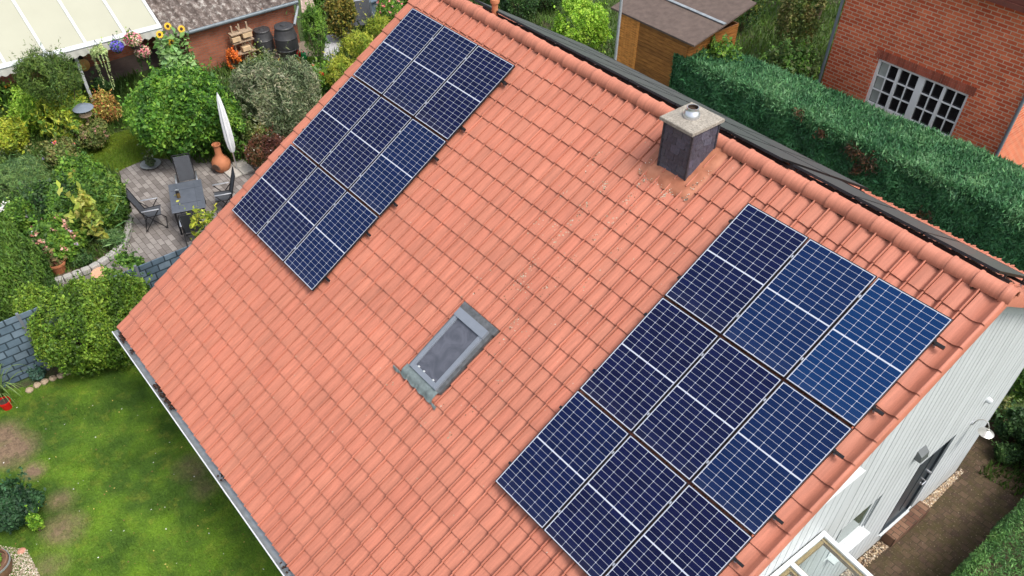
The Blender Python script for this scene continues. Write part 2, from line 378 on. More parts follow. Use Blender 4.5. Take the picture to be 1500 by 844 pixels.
# --- walls
WX0, WX1 = -.15, 11.70; WYF = -7.0; WYB = 4.85
def under(y): d = abs(y - YA); return ZA - .16 - d * (ST / CT if y < YA else SB / CB)
BOARD = plain('white_boards', (.53, .56, .57), .5, noise=.05, scale=2.5, useattr=True, bump=.08, bscale=14)
openings = [(2.02, 2.95, GZ + .36, -4.36), (-.22, .74, -5.12, -4.20)]      # door, window : y0,y1,z0,z1
def board_wall(x, sgn, openings, name):
    mb = MB(); rg = random.Random(8); y = WYF; W = .19
    while y < WYB:
        y1 = min(y + W, WYB); zt = min(under(y), under(y1)); spans = [(GZ, zt)]
        cuts = sorted([GZ + rg.uniform(1.2, 6)])
        for (a, b, c, d) in openings:
            if y1 - .01 > a and y + .01 < b:
                new = []
                for s0, s1 in spans:
                    if c > s0: new.append((s0, min(c, s1)))
                    if d < s1: new.append((max(d, s0), s1))
                spans = new
        br = rg.uniform(.95, 1.03); jx = rg.uniform(0, .0025)
        for s0, s1 in spans:
            if s1 - s0 < .02: continue
            mb.box((x + sgn * (-.01 + jx), (y + y1) / 2, (s0 + s1) / 2), (.02, y1 - y - .016, s1 - s0), col=(br, br, br))
        y = y1
    # dark backing between boards, with holes
    ys = sorted({WYF, WYB, YA} | {o[0] for o in openings} | {o[1] for o in openings})
    for a, b in zip(ys[:-1], ys[1:]):
        sp = [(GZ, None)]
        for (o0, o1, c, d) in openings:
            if a >= o0 - 1e-6 and b <= o1 + 1e-6: sp = [(GZ, c), (d, None)]
        for z0, z1 in sp:
            za, zb = (under(a) - .01, under(b) - .01) if z1 is None else (z1, z1); xx = x - sgn * .022
            P = [(xx, a, z0), (xx, b, z0), (xx, b, zb), (xx, a, za)]
            P += [(p[0] - sgn * .12, p[1], p[2]) for p in P]
            mb.add(P, [(0, 1, 2, 3), (7, 6, 5, 4), (0, 4, 5, 1), (1, 5, 6, 2), (2, 6, 7, 3), (3, 7, 4, 0)], col=(.22, .24, .25))
    return mb.build(name, BOARD, house)
board_wall(WX1, 1, openings, 'gable_wall')
board_wall(WX0, -1, [], 'gable_wall')
RENDERW = plain('render_white', (.62, .62, .60), .8, noise=.08, bump=.2)
for y in (WYF, WYB):
    mb = MB(); mb.box(((WX0 + WX1) / 2, y + (.1 if y < 0 else -.1), (GZ + under(y)) / 2 - .05), (WX1 - WX0 - .30, .2, under(y) - GZ - .1))
    mb.build('long_wall', RENDERW, house)
# bargeboards, white
for sg in (1, -1):
    for x in (WX1 + .012, WX0 - .012):
        for j in range(1):
            mb = MB()
            a = np.array((x, YA, ZA - .17)); LB = 7.55 if sg > 0 else 4.75; b = np.array((x, YA - sg * LB, ZA - .17 - LB * (ST / CT if sg > 0 else SB / CB)))
            P = []
            for p in (a, b):
                for dx in (-.010, .016):
                    for dz in (-.20, .02): P.append((p[0] + dx, p[1], p[2] + dz))
            mb.add(P, [(0, 1, 3, 2), (4, 6, 7, 5), (0, 4, 5, 1), (2, 3, 7, 6), (1, 5, 7, 3), (0, 2, 6, 4)]); mb.build('bargeboard', WHITE, house)
# soffit strip under the right verge
# door
DY0, DY1, DZ0, DZ1 = openings[0]
mb = MB(); x = WX1 - .07
mb.box((x, (DY0 + DY1) / 2, (DZ0 + DZ1) / 2), (.05, DY1 - DY0 - .01, DZ1 - DZ0 - .01))
for yy in (DY0 + .22, DY1 - .25): mb.box((x + .028, yy, (DZ0 + DZ1) / 2), (.012, .26, DZ1 - DZ0 - .5))
door = mb.build('door', plain('anthracite_door', (.035, .045, .055), .35, noise=.1), house)
mb = MB(); mb.tube([(x + .02, DY1 - .14, DZ0 + 1.05), (x + .10, DY1 - .14, DZ0 + 1.05), (x + .10, DY1 - .28, DZ0 + 1.05)], .016)
mb.tube([(x + .02, DY1 - .14, DZ0 + .92), (x + .05, DY1 - .14, DZ0 + .92)], .028); mb.tube([(x + .02, DY1 - .10, DZ0 + 1.25), (x + .10, DY1 - .10, DZ0 + 1.25)], .025)
mb.build('handle', ALU, door)
for (a, b, c, d), m_ in zip(openings, (door.data.materials[0], WHITE)):      # reveals
    x_ = WX1 - (.022 if m_ is not WHITE else .03)
    for yy in (a - .002, b + .002): mb = MB(); mb.box((x_ - .01, yy, (c + d) / 2), (.05, .012, d - c + .02)); mb.build('reveal', m_, house)
    for zz in (c - .002, d + .002): mb = MB(); mb.box((x_ - .01, (a + b) / 2, zz), (.05, b - a - .018, .012)); mb.build('reveal', m_, house)
mb = MB(); mb.box((WX1 + .015, (DY0 + DY1) / 2, DZ0 - .03), (.045, DY1 - DY0 + .02, .03)); mb.build('threshold', WHITE, house)
# window
(a, b, c, d) = openings[1]; x = WX1 - .065
mb = MB()
for yy in (a + .055, b - .055): mb.box((x, yy, (c + d) / 2), (.06, .07, d - c - .05))
for zz in (c + .06, d - .06): mb.box((x, (a + b) / 2, zz), (.06, b - a - .19, .07))
win = mb.build('window', WHITE, house)
mb = MB(); mb.box((x + .012, (a + b) / 2, (c + d) / 2), (.015, b - a - .18, d - c - .18)); mb.build('pane', glass_mat('window_glass', (.05, .09, .07)), win)
mb = MB(); mb.box((WX1 + .05, (a + b) / 2, c - .03), (.18, b - a + .04, .03)); mb.build('sill', WHITE, win)
# thicker lower wall under the verge, boarded, with a white capping
mb = MB(); y = -6.6; PZ = -2.0
while y < -1.12:
    y2_ = min(y + .19, -1.10); zt_ = min(PZ, under(y) - .02); mb.box((WX1 + .105, (y + y2_) / 2, (GZ + zt_) / 2), (.02, y2_ - y - .014, zt_ - GZ), col=(random.uniform(.95, 1.03),) * 3); y += .19
V = []
for x_ in (WX1 + .01, WX1 + .092):
    V += [(x_, -6.6, GZ), (x_, -1.12, GZ), (x_, -1.12, PZ - .02), (x_, -2.75, PZ - .02), (x_, -6.6, under(-6.6) - .03)]
mb.add(V, [(4, 3, 2, 1, 0), (5, 6, 7, 8, 9)] + [(i, (i + 1) % 5, 5 + (i + 1) % 5, 5 + i) for i in range(5)], col=(.25, .27, .28)); mb.box((WX1 + .055, -1.105, (GZ + PZ) / 2), (.11, .02, PZ - GZ - .01))
mb.build('wall_projection', BOARD, house)
mb = MB(); mb.box((WX1 + .068, -1.86, PZ + .016), (.126, 1.56, .024)); mb.build('projection_capping', WHITE, house)

DEADL = plain('dead_leaves', (.05, .025, .015), .9, useattr=True)
# gutter along the eave
GR = .075; gx0, gx1 = UL - .03, UR + .02
gp = RP(0, 8.735, HB - .015); gy, gz = gp[1], gp[2]
V = []; Fc = []
for x in (gx0, gx1):
    for a in range(13): an = math.pi + math.pi * a / 12; V.append((x, gy + GR * math.cos(an), gz + GR * math.sin(an)))
for x in (gx0, gx1):
    for a in range(13): an = math.pi + math.pi * a / 12; V.append((x, gy + (GR - .005) * math.cos(an), gz + (GR - .005) * math.sin(an)))
for a in range(12): Fc += [(a, a + 1, 13 + a + 1, 13 + a), (26 + a, 39 + a, 39 + a + 1, 26 + a + 1)]
mb = MB(); mb.add(V, Fc)
for x in (gx0, gx1): mb.add([(x, gy + (GR) * math.cos(math.pi + math.pi * a / 12), gz + GR * math.sin(math.pi + math.pi * a / 12)) for a in range(13)], [tuple(range(13))])
gut = mb.build('gutter', ZINC, house, smooth=True)
mb = MB(); mb.tube([(gx0, gy - GR - .004, gz + .004), (gx1, gy - GR - .004, gz + .004)], .013, n=8); mb.build('gutter_bead', plain('bright_zinc', (.75, .77, .80), .35, .3, noise=.05), gut, smooth=True)
mb = MB(); rg = random.Random(2)
for (x0, x1, nn) in ((-.33, -.02, 60), (.28, .40, 14), (1.5, 2.35, 130), (4.2, 4.5, 10), (6.5, 6.9, 12)):
    mb = MB()
    for i in range(nn): mb.box((rg.uniform(x0, x1), gy + rg.uniform(-.02, .075), gz - .03 + rg.uniform(0, .05)), (rg.uniform(.02, .05), rg.uniform(.01, .04), .008), rz=rg.uniform(0, 3), col=(rg.uniform(.4, 1.3),) * 3)
    mb.build('leaf_debris', DEADL, gut)


# chimney
SLATE = brick_mat('slate', (.040, .043, .052), (.055, .050, .060), (.012, .012, .014), .22, .16, .006, 'XZ', .5, .6, .25)
SLATEY = brick_mat('slate_side', (.048, .044, .050), (.060, .050, .054), (.012, .012, .014), .22, .16, .006, 'YZ', .5, .6, .25)  # same slate, warmer and lighter: light on the side face put into colour
cx0, cx1, cy0, cy1 = 6.80, 7.335, -.115, .42; cz1 = .545; cz0 = -.6
mb = MB(); V = [(x, y, z) for z in (cz0, cz1) for x, y in ((cx0, cy0), (cx1, cy0), (cx1, cy1), (cx0, cy1))]
mb.add(V, [(3, 2, 1, 0), (4, 5, 6, 7), (0, 1, 5, 4), (1, 2, 6, 5), (2, 3, 7, 6), (3, 0, 4, 7)])
chim = mb.build('chimney', SLATE, house); chim.data.materials.append(SLATEY)
for i in (3, 5): chim.data.polygons[i].material_index = 1
mb = MB(); rg = random.Random(9)         # slates as thin overlapping scallops
def slates(mb, face):
    L = .535; rows = 9; rh = .13; ct = .02
    for r in range(rows):
        z = cz1 - .02 - r * rh; k = -1
        while True:
            w_ = .178; a = k * w_ + (r % 2) * w_ / 2; k += 1
            if a > L: break
            a0, a1 = max(a, 0.004), min(a + w_ - .004, L - .004)
            if a1 - a0 < .03: continue
            zt, zb = z, z - rh - .012; pts = [(a0, zt), (a1, zt), (a1, zb + .03), (a1 - .03, zb), (a0 + .02, zb + rg.uniform(0, .01)), (a0, zb + .02)]
            t0, t1 = .004, .013; c = rg.uniform(.75, 1.25); col = (c, c * rg.uniform(.95, 1.0), c * rg.uniform(1, 1.08))
            def W(s, z_, t):
                tt = t + .008 * (zt - z_) / rh
                return (cx0 + s, cy0 - tt, z_) if face == 0 else (cx1 + tt, cy0 + s, z_)
            P = [W(s, z_, t1) for s, z_ in pts] + [W(s, z_, 0) for s, z_ in pts]; m = len(pts)
            mb.add(P, [tuple(range(m))[::-1]] + [(i, (i + 1) % m, m + (i + 1) % m, m + i) for i in range(m)], col)
slates(mb, 0); slates(mb, 1)
mb.box((cx0 - .006, cy0 - .012, (cz1 - .55) / 2 + .0), (.03, .03, 1.09), col=(.55, .55, .55)); mb.box((cx1 + .010, cy0 - .012, (cz1 - .6) / 2), (.03, .03, 1.12), col=(.55, .55, .55)); mb.box((cx1 + .012, cy1 + .004, (cz1 - .6) / 2), (.03, .03, 1.12), col=(.55, .55, .55))
sl = mb.build('slate_cladding', plain('slate_piece', (.070, .072, .092), .42, noise=.3, scale=22, bump=.35, bscale=45, useattr=True), chim)
mb = MB(); X0, X1, Y0, Y1 = 6.725, 7.375, -.185, .50
V = []
for z, i in ((cz1, 0), (cz1 + .045, 0), (cz1 + .055, .01)):
    V += [(X0 + i, Y0 + i, z), (X1 - i, Y0 + i, z), (X1 - i, Y1 - i, z), (X0 + i, Y1 - i, z)]
V.append(((X0 + X1) / 2, (Y0 + Y1) / 2, cz1 + .075))
Fc = [(3, 2, 1, 0)] + [(r * 4 + j, r * 4 + (j + 1) % 4, (r + 1) * 4 + (j + 1) % 4, (r + 1) * 4 + j) for r in (0, 1) for j in range(4)] + [(8 + j, 8 + (j + 1) % 4, 12) for j in range(4)]
def cap_mat():
    m, nt, b = new_mat('weathered_cap'); L = nt.links; tc = N(nt, 'ShaderNodeTexCoord')
    n1 = N(nt, 'ShaderNodeTexNoise'); n1.inputs['Scale'].default_value = 38; n1.inputs['Detail'].default_value = 7; n1.inputs['Roughness'].default_value = .7; L.new(tc.outputs['Object'], n1.inputs[0])
    n2 = N(nt, 'ShaderNodeTexNoise'); n2.inputs['Scale'].default_value = 8; n2.inputs['Detail'].default_value = 5; L.new(tc.outputs['Object'], n2.inputs[0])
    cr = N(nt, 'ShaderNodeValToRGB'); e = cr.color_ramp.elements; e[0].position = .36; e[0].color = (.19, .17, .145, 1); e[1].position = .50; e[1].color = (.30, .27, .225, 1); e2 = cr.color_ramp.elements.new(.7); e2.color = (.42, .385, .33, 1)
    L.new(n1.outputs[0], cr.inputs[0]); mr = N(nt, 'ShaderNodeMapRange'); mr.inputs[1].default_value = .3; mr.inputs[2].default_value = .7; mr.inputs[3].default_value = .75; mr.inputs[4].default_value = 1.15; L.new(n2.outputs[0], mr.inputs[0])
    mx = N(nt, 'ShaderNodeMix', data_type='RGBA', blend_type='MULTIPLY'); mx.inputs[0].default_value = 1; L.new(cr.outputs[0], mx.inputs[6]); L.new(mr.outputs[0], mx.inputs[7]); L.new(mx.outputs[2], b.inputs['Base Color'])
    b.inputs['Roughness'].default_value = .9; bp = N(nt, 'ShaderNodeBump'); bp.inputs['Strength'].default_value = .5; bp.inputs['Distance'].default_value = .01; L.new(n1.outputs[0], bp.inputs['Height']); L.new(bp.outputs[0], b.inputs['Normal'])
    return m
mb.add(V, Fc); mb.build('cap_slab', cap_mat(), chim)
mb = MB(); c = ((X0 + X1) / 2 - .01, (Y0 + Y1) / 2 - .01, cz1 + .06)
mb.lathe(c, [(.122, 0), (.126, .02), (.124, .055), (.098, .10), (.088, .115), (.088, .155), (.080, .155), (.078, .0), (0, .0)], n=32, col=(1, 1, 1)); mb.build('flue', plain('steel', (.66, .67, .70), .28, .85, noise=.08), chim, smooth=True)
mb = MB(); mb.lathe(c, [(.077, .150), (.077, .11), (0, .10)], n=24); mb.build('flue_inside', plain('flue_inside', (.05, .03, .02), .95), chim)  # dark brown lining inside the flue opening
# flashing skirt
mb = MB(); u0, u1, v0, v1 = 6.56, 7.60, -.48, .47
nx, ny = 26, 22; V = []; Fc = []
for j in range(ny + 1):
    for i in range(nx + 1):
        u = u0 + (u1 - u0) * i / nx; v = v0 + (v1 - v0) * j / ny
        d = min(u - u0, u1 - u, v1 - v); fall = max(0, 1 - d / .12)
        tt = ((u - U0) / DU) % 1.0; pr = np.interp(tt, PT, PH)
        V.append(RP(u + .006 * math.sin(v * 37), v + .012 * math.sin(u * 25), -.098 - fall * (.045 - pr * .5) + .003 * math.sin(u * 40 + v * 13)))
for j in range(ny):
    for i in range(nx): q = j * (nx + 1) + i; Fc.append((q, q + nx + 1, q + nx + 2, q + 1))
mb.add(V, Fc)
def flash_mat():
    m, nt, b = new_mat('flashing_red'); L = nt.links; tc = N(nt, 'ShaderNodeTexCoord')
    n1 = N(nt, 'ShaderNodeTexNoise'); n1.inputs['Scale'].default_value = 5; n1.inputs['Detail'].default_value = 8; L.new(tc.outputs['Object'], n1.inputs[0])
    cr = N(nt, 'ShaderNodeValToRGB'); e = cr.color_ramp.elements; e[0].position = .35; e[0].color = (.30, .10, .05, 1); e[1].position = .65; e[1].color = (.46, .18, .10, 1)
    L.new(n1.outputs[0], cr.inputs[0]); L.new(cr.outputs[0], b.inputs['Base Color']); b.inputs['Roughness'].default_value = .65
    return m
mb.build('flashing', flash_mat(), chim, smooth=True)
# lichen crumbs round the skirt
mb = MB(); rg = random.Random(12)
for i in range(90):
    side = rg.random()
    if side < .25: u, v = rg.gauss(u0 + .03, .03), rg.uniform(.1, v1)
    elif side < .7: u, v = rg.uniform(u0, u1), rg.gauss(v1 - .02, .025)
    else: u, v = rg.gauss(u1 - .05, .02), rg.uniform(-.2, v1)
    s_ = rg.uniform(.004, .014); g_ = rg.choice([(.60, .57, .47), (.70, .68, .62), (.20, .16, .12), (.45, .42, .30)])
    mb.box(RP(u, v, -.105 - (.02 if side < .7 else .0) + rg.uniform(-.01, .008)), (s_ * 1.5, s_, s_ * .8), rz=rg.uniform(0, 3), col=g_)
mb.build('lichen_crumbs', plain('lichen', (.9, .9, .9), .95, useattr=True), chim)

# lichen spots growing on the tiles, densest in two streaks running down from the chimney
rg = random.Random(77); V = []; Fc = []; C = []
def tile_h(u, v):
    tt = ((u - U0) / DU) % 1.0; kk = ((v - V0) / DV) % 1.0; return HB + np.interp(tt, PT, PH) + .030 * kk
for i in range(1500):
    q = rg.random()
    if q < .62:
        v = .45 + 5.2 * rg.random() ** 1.5; b0 = rg.choice((6.28, 6.28, 6.77, 6.77, 7.25, 5.79)); u = b0 + rg.gauss(0, .035)
        if math.sin(v * 3.1 + b0 * 9) * math.sin(v * 7.3 + b0) < -.15: continue
        s_ = rg.uniform(.004, .013)
    elif q < .85: v = rg.uniform(-.4, 8.3); u = rg.gauss(7.4, 1.6); s_ = rg.uniform(.003, .008)
    else: v = V0 + DV * rg.randint(0, 22) - rg.uniform(.005, .03); u = rg.uniform(0, 11.5); s_ = rg.uniform(.003, .010)
    if not (-.3 < u < 11.8) or (u < 3.25 and v < 5.4) or (u > 8.35 and v > 0 and v < 5.5 and u < 11.7) or (5.7 < u < 6.8 and 3.6 < v < 5.4): continue
    n_ = 7; b_ = len(V); a0 = rg.random() * 6.28; h0 = tile_h(u, v) + .0035
    for k in range(n_):
        rr = s_ * rg.uniform(.6, 1.25); uu = u + rr * math.cos(a0 + k * 6.283 / n_); vv = v + rr * 1.3 * math.sin(a0 + k * 6.283 / n_); V.append(RP(uu, vv, tile_h(uu, vv) + .002))
    V.append(RP(u, v, h0 + .002)); g_ = rg.choice([(.42, .38, .29), (.36, .31, .22), (.46, .42, .35), (.12, .07, .045), (.18, .10, .06), (.30, .24, .16)])
    for k in range(n_): Fc.append((b_ + k, b_ + n_, b_ + (k + 1) % n_)); C.append(g_)
o = link('lichen', mesh('lichen', V, Fc, plain('lichen_spot', (.9, .9, .9), .95, useattr=True), C), house); tag(o, kind='stuff')
# dark moss and dirt stains at a few tile laps
# roof window
def slab(mb, u0, u1, v0, v1, h0, h1, col=None, f=RP):
    P = [f(u, v, h) for h in (h0, h1) for u, v in ((u0, v1), (u1, v1), (u1, v0), (u0, v0))]
    mb.add(P, [(3, 2, 1, 0), (4, 5, 6, 7), (0, 1, 5, 4), (1, 2, 6, 5), (2, 3, 7, 6), (3, 0, 4, 7)], col)
mb = MB(); a, b, c, d = 5.86, 6.57, 3.86, 5.07
slab(mb, a, a + .085, c, d, -.2, -.045); slab(mb, b - .085, b, c, d, -.2, -.045)
slab(mb, a + .085, b - .085, d - .085, d, -.2, -.05); slab(mb, a - .01, b + .01, c - .02, c + .13, -.2, -.025)
slab(mb, a + .02, a + .06, c + .13, d - .005, -.045, -.036); slab(mb, b - .06, b - .02, c + .13, d - .005, -.045, -.036)
sky_w = mb.build('roof_window', DARKZ.copy(), house); sky_w.data.materials[0].name = 'window_cladding'
sky_w.data.materials[0].node_tree.nodes['Mix'].inputs[6].default_value = (.22, .245, .285, 1)
def screen_mat():
    m, nt, b = new_mat('mesh_blind'); L = nt.links; tc = N(nt, 'ShaderNodeTexCoord')
    wv = N(nt, 'ShaderNodeTexNoise'); wv.inputs['Scale'].default_value = 3.0; wv.inputs['Detail'].default_value = 3; wv.inputs['Distortion'].default_value = 2.5; L.new(tc.outputs['Object'], wv.inputs['Vector'])
    cr = N(nt, 'ShaderNodeValToRGB'); e = cr.color_ramp.elements; e[0].position = .3; e[0].color = (.065, .070, .088, 1); e[1].position = .7; e[1].color = (.105, .110, .135, 1)
    L.new(wv.outputs[0], cr.inputs[0]); L.new(cr.outputs[0], b.inputs['Base Color']); b.inputs['Roughness'].default_value = .22; b.inputs['Specular IOR Level'].default_value = .5
    return m
mb = MB(); slab(mb, a + .085, b - .085, c + .13, d - .085, -.12, -.068); mb.build('pane', screen_mat(), sky_w)
mb = MB()
for u in (a + .16, a + .30, b - .16): slab(mb, u - .012, u + .012, d - .105, d - .08, -.068, -.045)
mb.build('drain_clip', WHITE, sky_w)
def wave_sheet(u0, u1, v0, v1, nx=30, ny=6, hh=.0):
    V = []; Fc = []
    for j in range(ny + 1):
        for i in range(nx + 1):
            u = u0 + (u1 - u0) * i / nx; v = v0 + (v1 - v0) * j / ny; tt = ((u - U0) / DU) % 1.0
            kk = ((v - V0) / DV) % 1.0; t_ = j / ny
            V.append(RP(u, v + .010 * math.sin(u * 29) * t_, (1 - t_) * -.085 + t_ * (HB + .058 + .3 * (np.interp(tt, PT, PH) - .03) + .030 * kk) + .012 + .012 * (1 - abs(t_ * 2 - 1))))
    for j in range(ny):
        for i in range(nx): q = j * (nx + 1) + i; Fc.append((q, q + nx + 1, q + nx + 2, q + 1))
    return V, Fc
LEAD = plain('lead', (.19, .23, .225), .5, .35, noise=.35, scale=10, bump=.3, bscale=16)
mb = MB(); mb.add(*wave_sheet(a - .07, b + .06, d, d + .21)); mb.add(*wave_sheet(a - .26, a - .06, d + .175, d + .225, nx=14, ny=3)); mb.add(*wave_sheet(b + .05, b + .22, d + .175, d + .225, nx=14, ny=3))
mb.build('lead_apron', LEAD, sky_w, smooth=True)
mb = MB(); slab(mb, a - .055, b + .10, c - .14, c - .02, -.2, -.075); slab(mb, a - .05, a, c, d, -.2, -.085); slab(mb, b, b + .07, c - .02, d, -.2, -.085)
mb.build('flashing_frame', plain('weathered_flashing', (.12, .125, .13), .55, .3, noise=.4, scale=12), sky_w)

# --- small red vent pipe behind the ridge on the left
mb = MB(); p = np.array((G(725, 12, .2)[0], YA + .35, .0))
mb.lathe(p, [(.06, -.3), (.06, .30), (.085, .30), (.09, .33), (.085, .37), (0, .39)], n=20); mb.build('roof_vent', TERRA, house, smooth=True)

# ================================================================== SOLAR PANELS
def cell_mat():
    m, nt, b = new_mat('solar_cells'); L = nt.links; tc = N(nt, 'ShaderNodeTexCoord'); se = N(nt, 'ShaderNodeSeparateXYZ'); L.new(tc.outputs['Object'], se.inputs[0])
    def mth(op, a_, b_=None, c_=None):
        n_ = N(nt, 'ShaderNodeMath', operation=op)
        for i, q in enumerate((a_, b_, c_)):
            if q is None: continue
            if isinstance(q, (int, float)): n_.inputs[i].default_value = q
            else: L.new(q, n_.inputs[i])
        return n_.outputs[0]
    px, py = .1662, .0848; mg = .0085
    X = mth('MULTIPLY', mth('ADD', se.outputs[0], px * 3), 1 / px)
    ya = mth('ABSOLUTE', se.outputs[1]); Y = mth('MULTIPLY', mth('SUBTRACT', ya, mg), 1 / py)
    fx = mth('FRACT', X); fy = mth('FRACT', Y)
    dx = mth('MULTIPLY', mth('MINIMUM', fx, mth('SUBTRACT', 1, fx)), px); dy = mth('MULTIPLY', mth('MINIMUM', fy, mth('SUBTRACT', 1, fy)), py)
    gap = .0017
    inx = mth('GREATER_THAN', dx, gap); iny = mth('GREATER_THAN', dy, gap)
    corner = mth('GREATER_THAN', mth('ADD', dx, dy), .010)
    lim = mth('MULTIPLY', mth('LESS_THAN', mth('ABSOLUTE', se.outputs[0]), px * 3), mth('MULTIPLY', mth('GREATER_THAN', ya, mg), mth('LESS_THAN', ya, mg + py * 10)))
    cell = mth('MULTIPLY', mth('MULTIPLY', inx, iny), mth('MULTIPLY', corner, lim))
    # bus bars, fine
    bb = mth('FRACT', mth('MULTIPLY', fx, 9.0)); bar = mth('LESS_THAN', mth('ABSOLUTE', mth('SUBTRACT', bb, .5)), .035)
    oi = N(nt, 'ShaderNodeObjectInfo'); sc_ = N(nt, 'ShaderNodeSeparateColor'); L.new(oi.outputs['Color'], sc_.inputs[0])
    wn = N(nt, 'ShaderNodeTexWhiteNoise', noise_dimensions='3D'); cb = N(nt, 'ShaderNodeCombineXYZ')
    L.new(mth('FLOOR', X), cb.inputs[0]); L.new(mth('MULTIPLY', mth('FLOOR', Y), mth('SIGN', se.outputs[1])), cb.inputs[1]); L.new(mth('MULTIPLY', oi.outputs['Random'], 50), cb.inputs[2]); L.new(cb.outputs[0], wn.inputs[0])
    c1 = N(nt, 'ShaderNodeMix', data_type='RGBA'); c1.inputs[6].default_value = (.0028, .0042, .027, 1); c1.inputs[7].default_value = (.0042, .0065, .040, 1); L.new(wn.outputs[0], c1.inputs[0])
    c2 = N(nt, 'ShaderNodeMix', data_type='RGBA'); c2.inputs[7].default_value = (.003, .028, .105, 1); L.new(sc_.outputs[0], c2.inputs[0]); L.new(c1.outputs[2], c2.inputs[6])  # bluer cell colour standing in for reflected sky
    c3 = N(nt, 'ShaderNodeMix', data_type='RGBA'); c3.inputs[7].default_value = (.10, .12, .17, 1); L.new(mth('MULTIPLY', bar, .22), c3.inputs[0]); L.new(c2.outputs[2], c3.inputs[6])
    c4 = N(nt, 'ShaderNodeMix', data_type='RGBA'); c4.inputs[6].default_value = (.45, .48, .56, 1); L.new(cell, c4.inputs[0]); L.new(c3.outputs[2], c4.inputs[7])
    dn = N(nt, 'ShaderNodeTexNoise'); dn.inputs['Scale'].default_value = 2.2; dn.inputs['Detail'].default_value = 6; dv_ = N(nt, 'ShaderNodeVectorMath', operation='ADD'); cx_ = N(nt, 'ShaderNodeCombineXYZ'); L.new(mth('MULTIPLY', oi.outputs['Random'], 90), cx_.inputs[2]); L.new(tc.outputs['Object'], dv_.inputs[0]); L.new(cx_.outputs[0], dv_.inputs[1]); L.new(dv_.outputs[0], dn.inputs['Vector'])
    low = N(nt, 'ShaderNodeMapRange'); low.inputs[1].default_value = -.60; low.inputs[2].default_value = -.87; low.inputs[3].default_value = .25; low.inputs[4].default_value = 1.6; L.new(se.outputs[1], low.inputs[0])
    c5 = N(nt, 'ShaderNodeMix', data_type='RGBA'); c5.inputs[7].default_value = (.30, .29, .27, 1); L.new(mth('MULTIPLY', mth('MULTIPLY', dn.outputs[0], low.outputs[0]), .032), c5.inputs[0]); L.new(c4.outputs[2], c5.inputs[6])
    L.new(c5.outputs[2], b.inputs['Base Color']); L.new(mth('MULTIPLY_ADD', dn.outputs[0], .16, .06), b.inputs['Roughness']); b.inputs['Coat Weight'].default_value = .0; b.inputs['Specular IOR Level'].default_value = .09
    return m
PW, PL = 1.040, 1.755
def make_panel(fmat, name='solar_panel'):
    t = empty(name, (0, 0, 0), 'x', 'solar panel', local=True)
    mb = MB(); f = .010; dp = .036
    for sx in (-1, 1): mb.box((sx * (PW / 2 - f / 2), 0, -dp / 2), (f, PL, dp))
    for sy in (-1, 1): mb.box((0, sy * (PL / 2 - f / 2), -dp / 2), (PW - 2 * f, f, dp))
    me = mesh('frame', mb.v, mb.f, fmat, mb.c); link('frame', me, t, local=True)
    mb = MB(); mb.box((0, 0, -.006), (PW - 2 * f, PL - 2 * f, .006)); me = mesh('cell_sheet', mb.v, mb.f, CELL, mb.c); link('cell_sheet', me, t, local=True)
    mb = MB(); mb.box((0, .25, -.022), (.10, .10, .018)); me = mesh('junction_box', mb.v, mb.f, BLACK, mb.c); link('junction_box', me, t, local=True)
    return t
CELL = cell_mat()
BFR = plain('black_frame', (.012, .012, .014), .35, noise=.1)
BCELL = glass_mat('black_cells', (.055, .060, .060), .42)
FRM = plain('panel_frame', (.030, .030, .034), .35, .3, noise=.08)
p0 = make_panel(FRM); used = usedb = False
pb = make_panel(BFR)
for ch in pb.children:
    if ch.name.startswith('cell'): ch.data.materials[0] = BCELL
ordl = ['top', 'middle', 'bottom']; colw = ['left', 'middle', 'right']
def put_panel(u, v, label, group, f=RP, back=False):
    global used, usedb
    if back: o = copy_tree(pb) if usedb else pb; usedb = True
    else: o = copy_tree(p0) if used else p0; used = True
    o.location = tuple(f(u, v, .03 if back else 0)); o.rotation_euler = (TH if not back else -THB, 0, math.pi if False else 0)
    tag(o, label, 'solar panel', group); return o
AU, AV = 8.4538, .0706
for arr, (bu, bv) in (('left', (0, 0)), ('right', (AU, AV))):
    for j in range(3):
        for i in range(3):
            where = {'left': 'array on the patio side', 'right': 'array on the gable side'}[arr]
            lab = ('navy solar panel in the %s row, %s column of the %s' % (ordl[j], colw[i], where)) if not (i == 1 and j == 1) else 'navy solar panel at the very centre of the %s' % where
            o = put_panel(bu + i * 1.06 + PW / 2, bv + j * 1.788 + PL / 2, lab, 'solar panels on the front roof slope')
            sky_tint = {('right', 2, 0): .85, ('right', 1, 0): .45, ('right', 2, 1): .35, ('left', 2, 1): .25, ('left', 2, 2): .25}.get((arr, i, j), random.uniform(0, .14))  # sky reflection painted into the cell colour, set panel by panel
            for ch in o.children: ch.color = (sky_tint, 0, 0, 1)
NTH = ['first', 'second', 'third', 'fourth', 'fifth', 'sixth', 'seventh']
for i in range(7):
    for j in range(2):
        put_panel(.80 + i * 1.06 + PW / 2, .30 + j * 1.788 + PL / 2, 'solar panel seen edge-on on the far slope, %s of seven in its %s row' % (NTH[i], ('upper', 'lower')[j]), 'solar panels on the far roof slope', BP, True)
for i in range(3):
    for j in range(1):
        put_panel(8.40 + i * 1.06 + PW / 2, .30 + j * 1.788 + PL / 2, 'far slope solar panel close to the gable, %s of three in the short row' % NTH[i], 'solar panels on the far roof slope', BP, True)
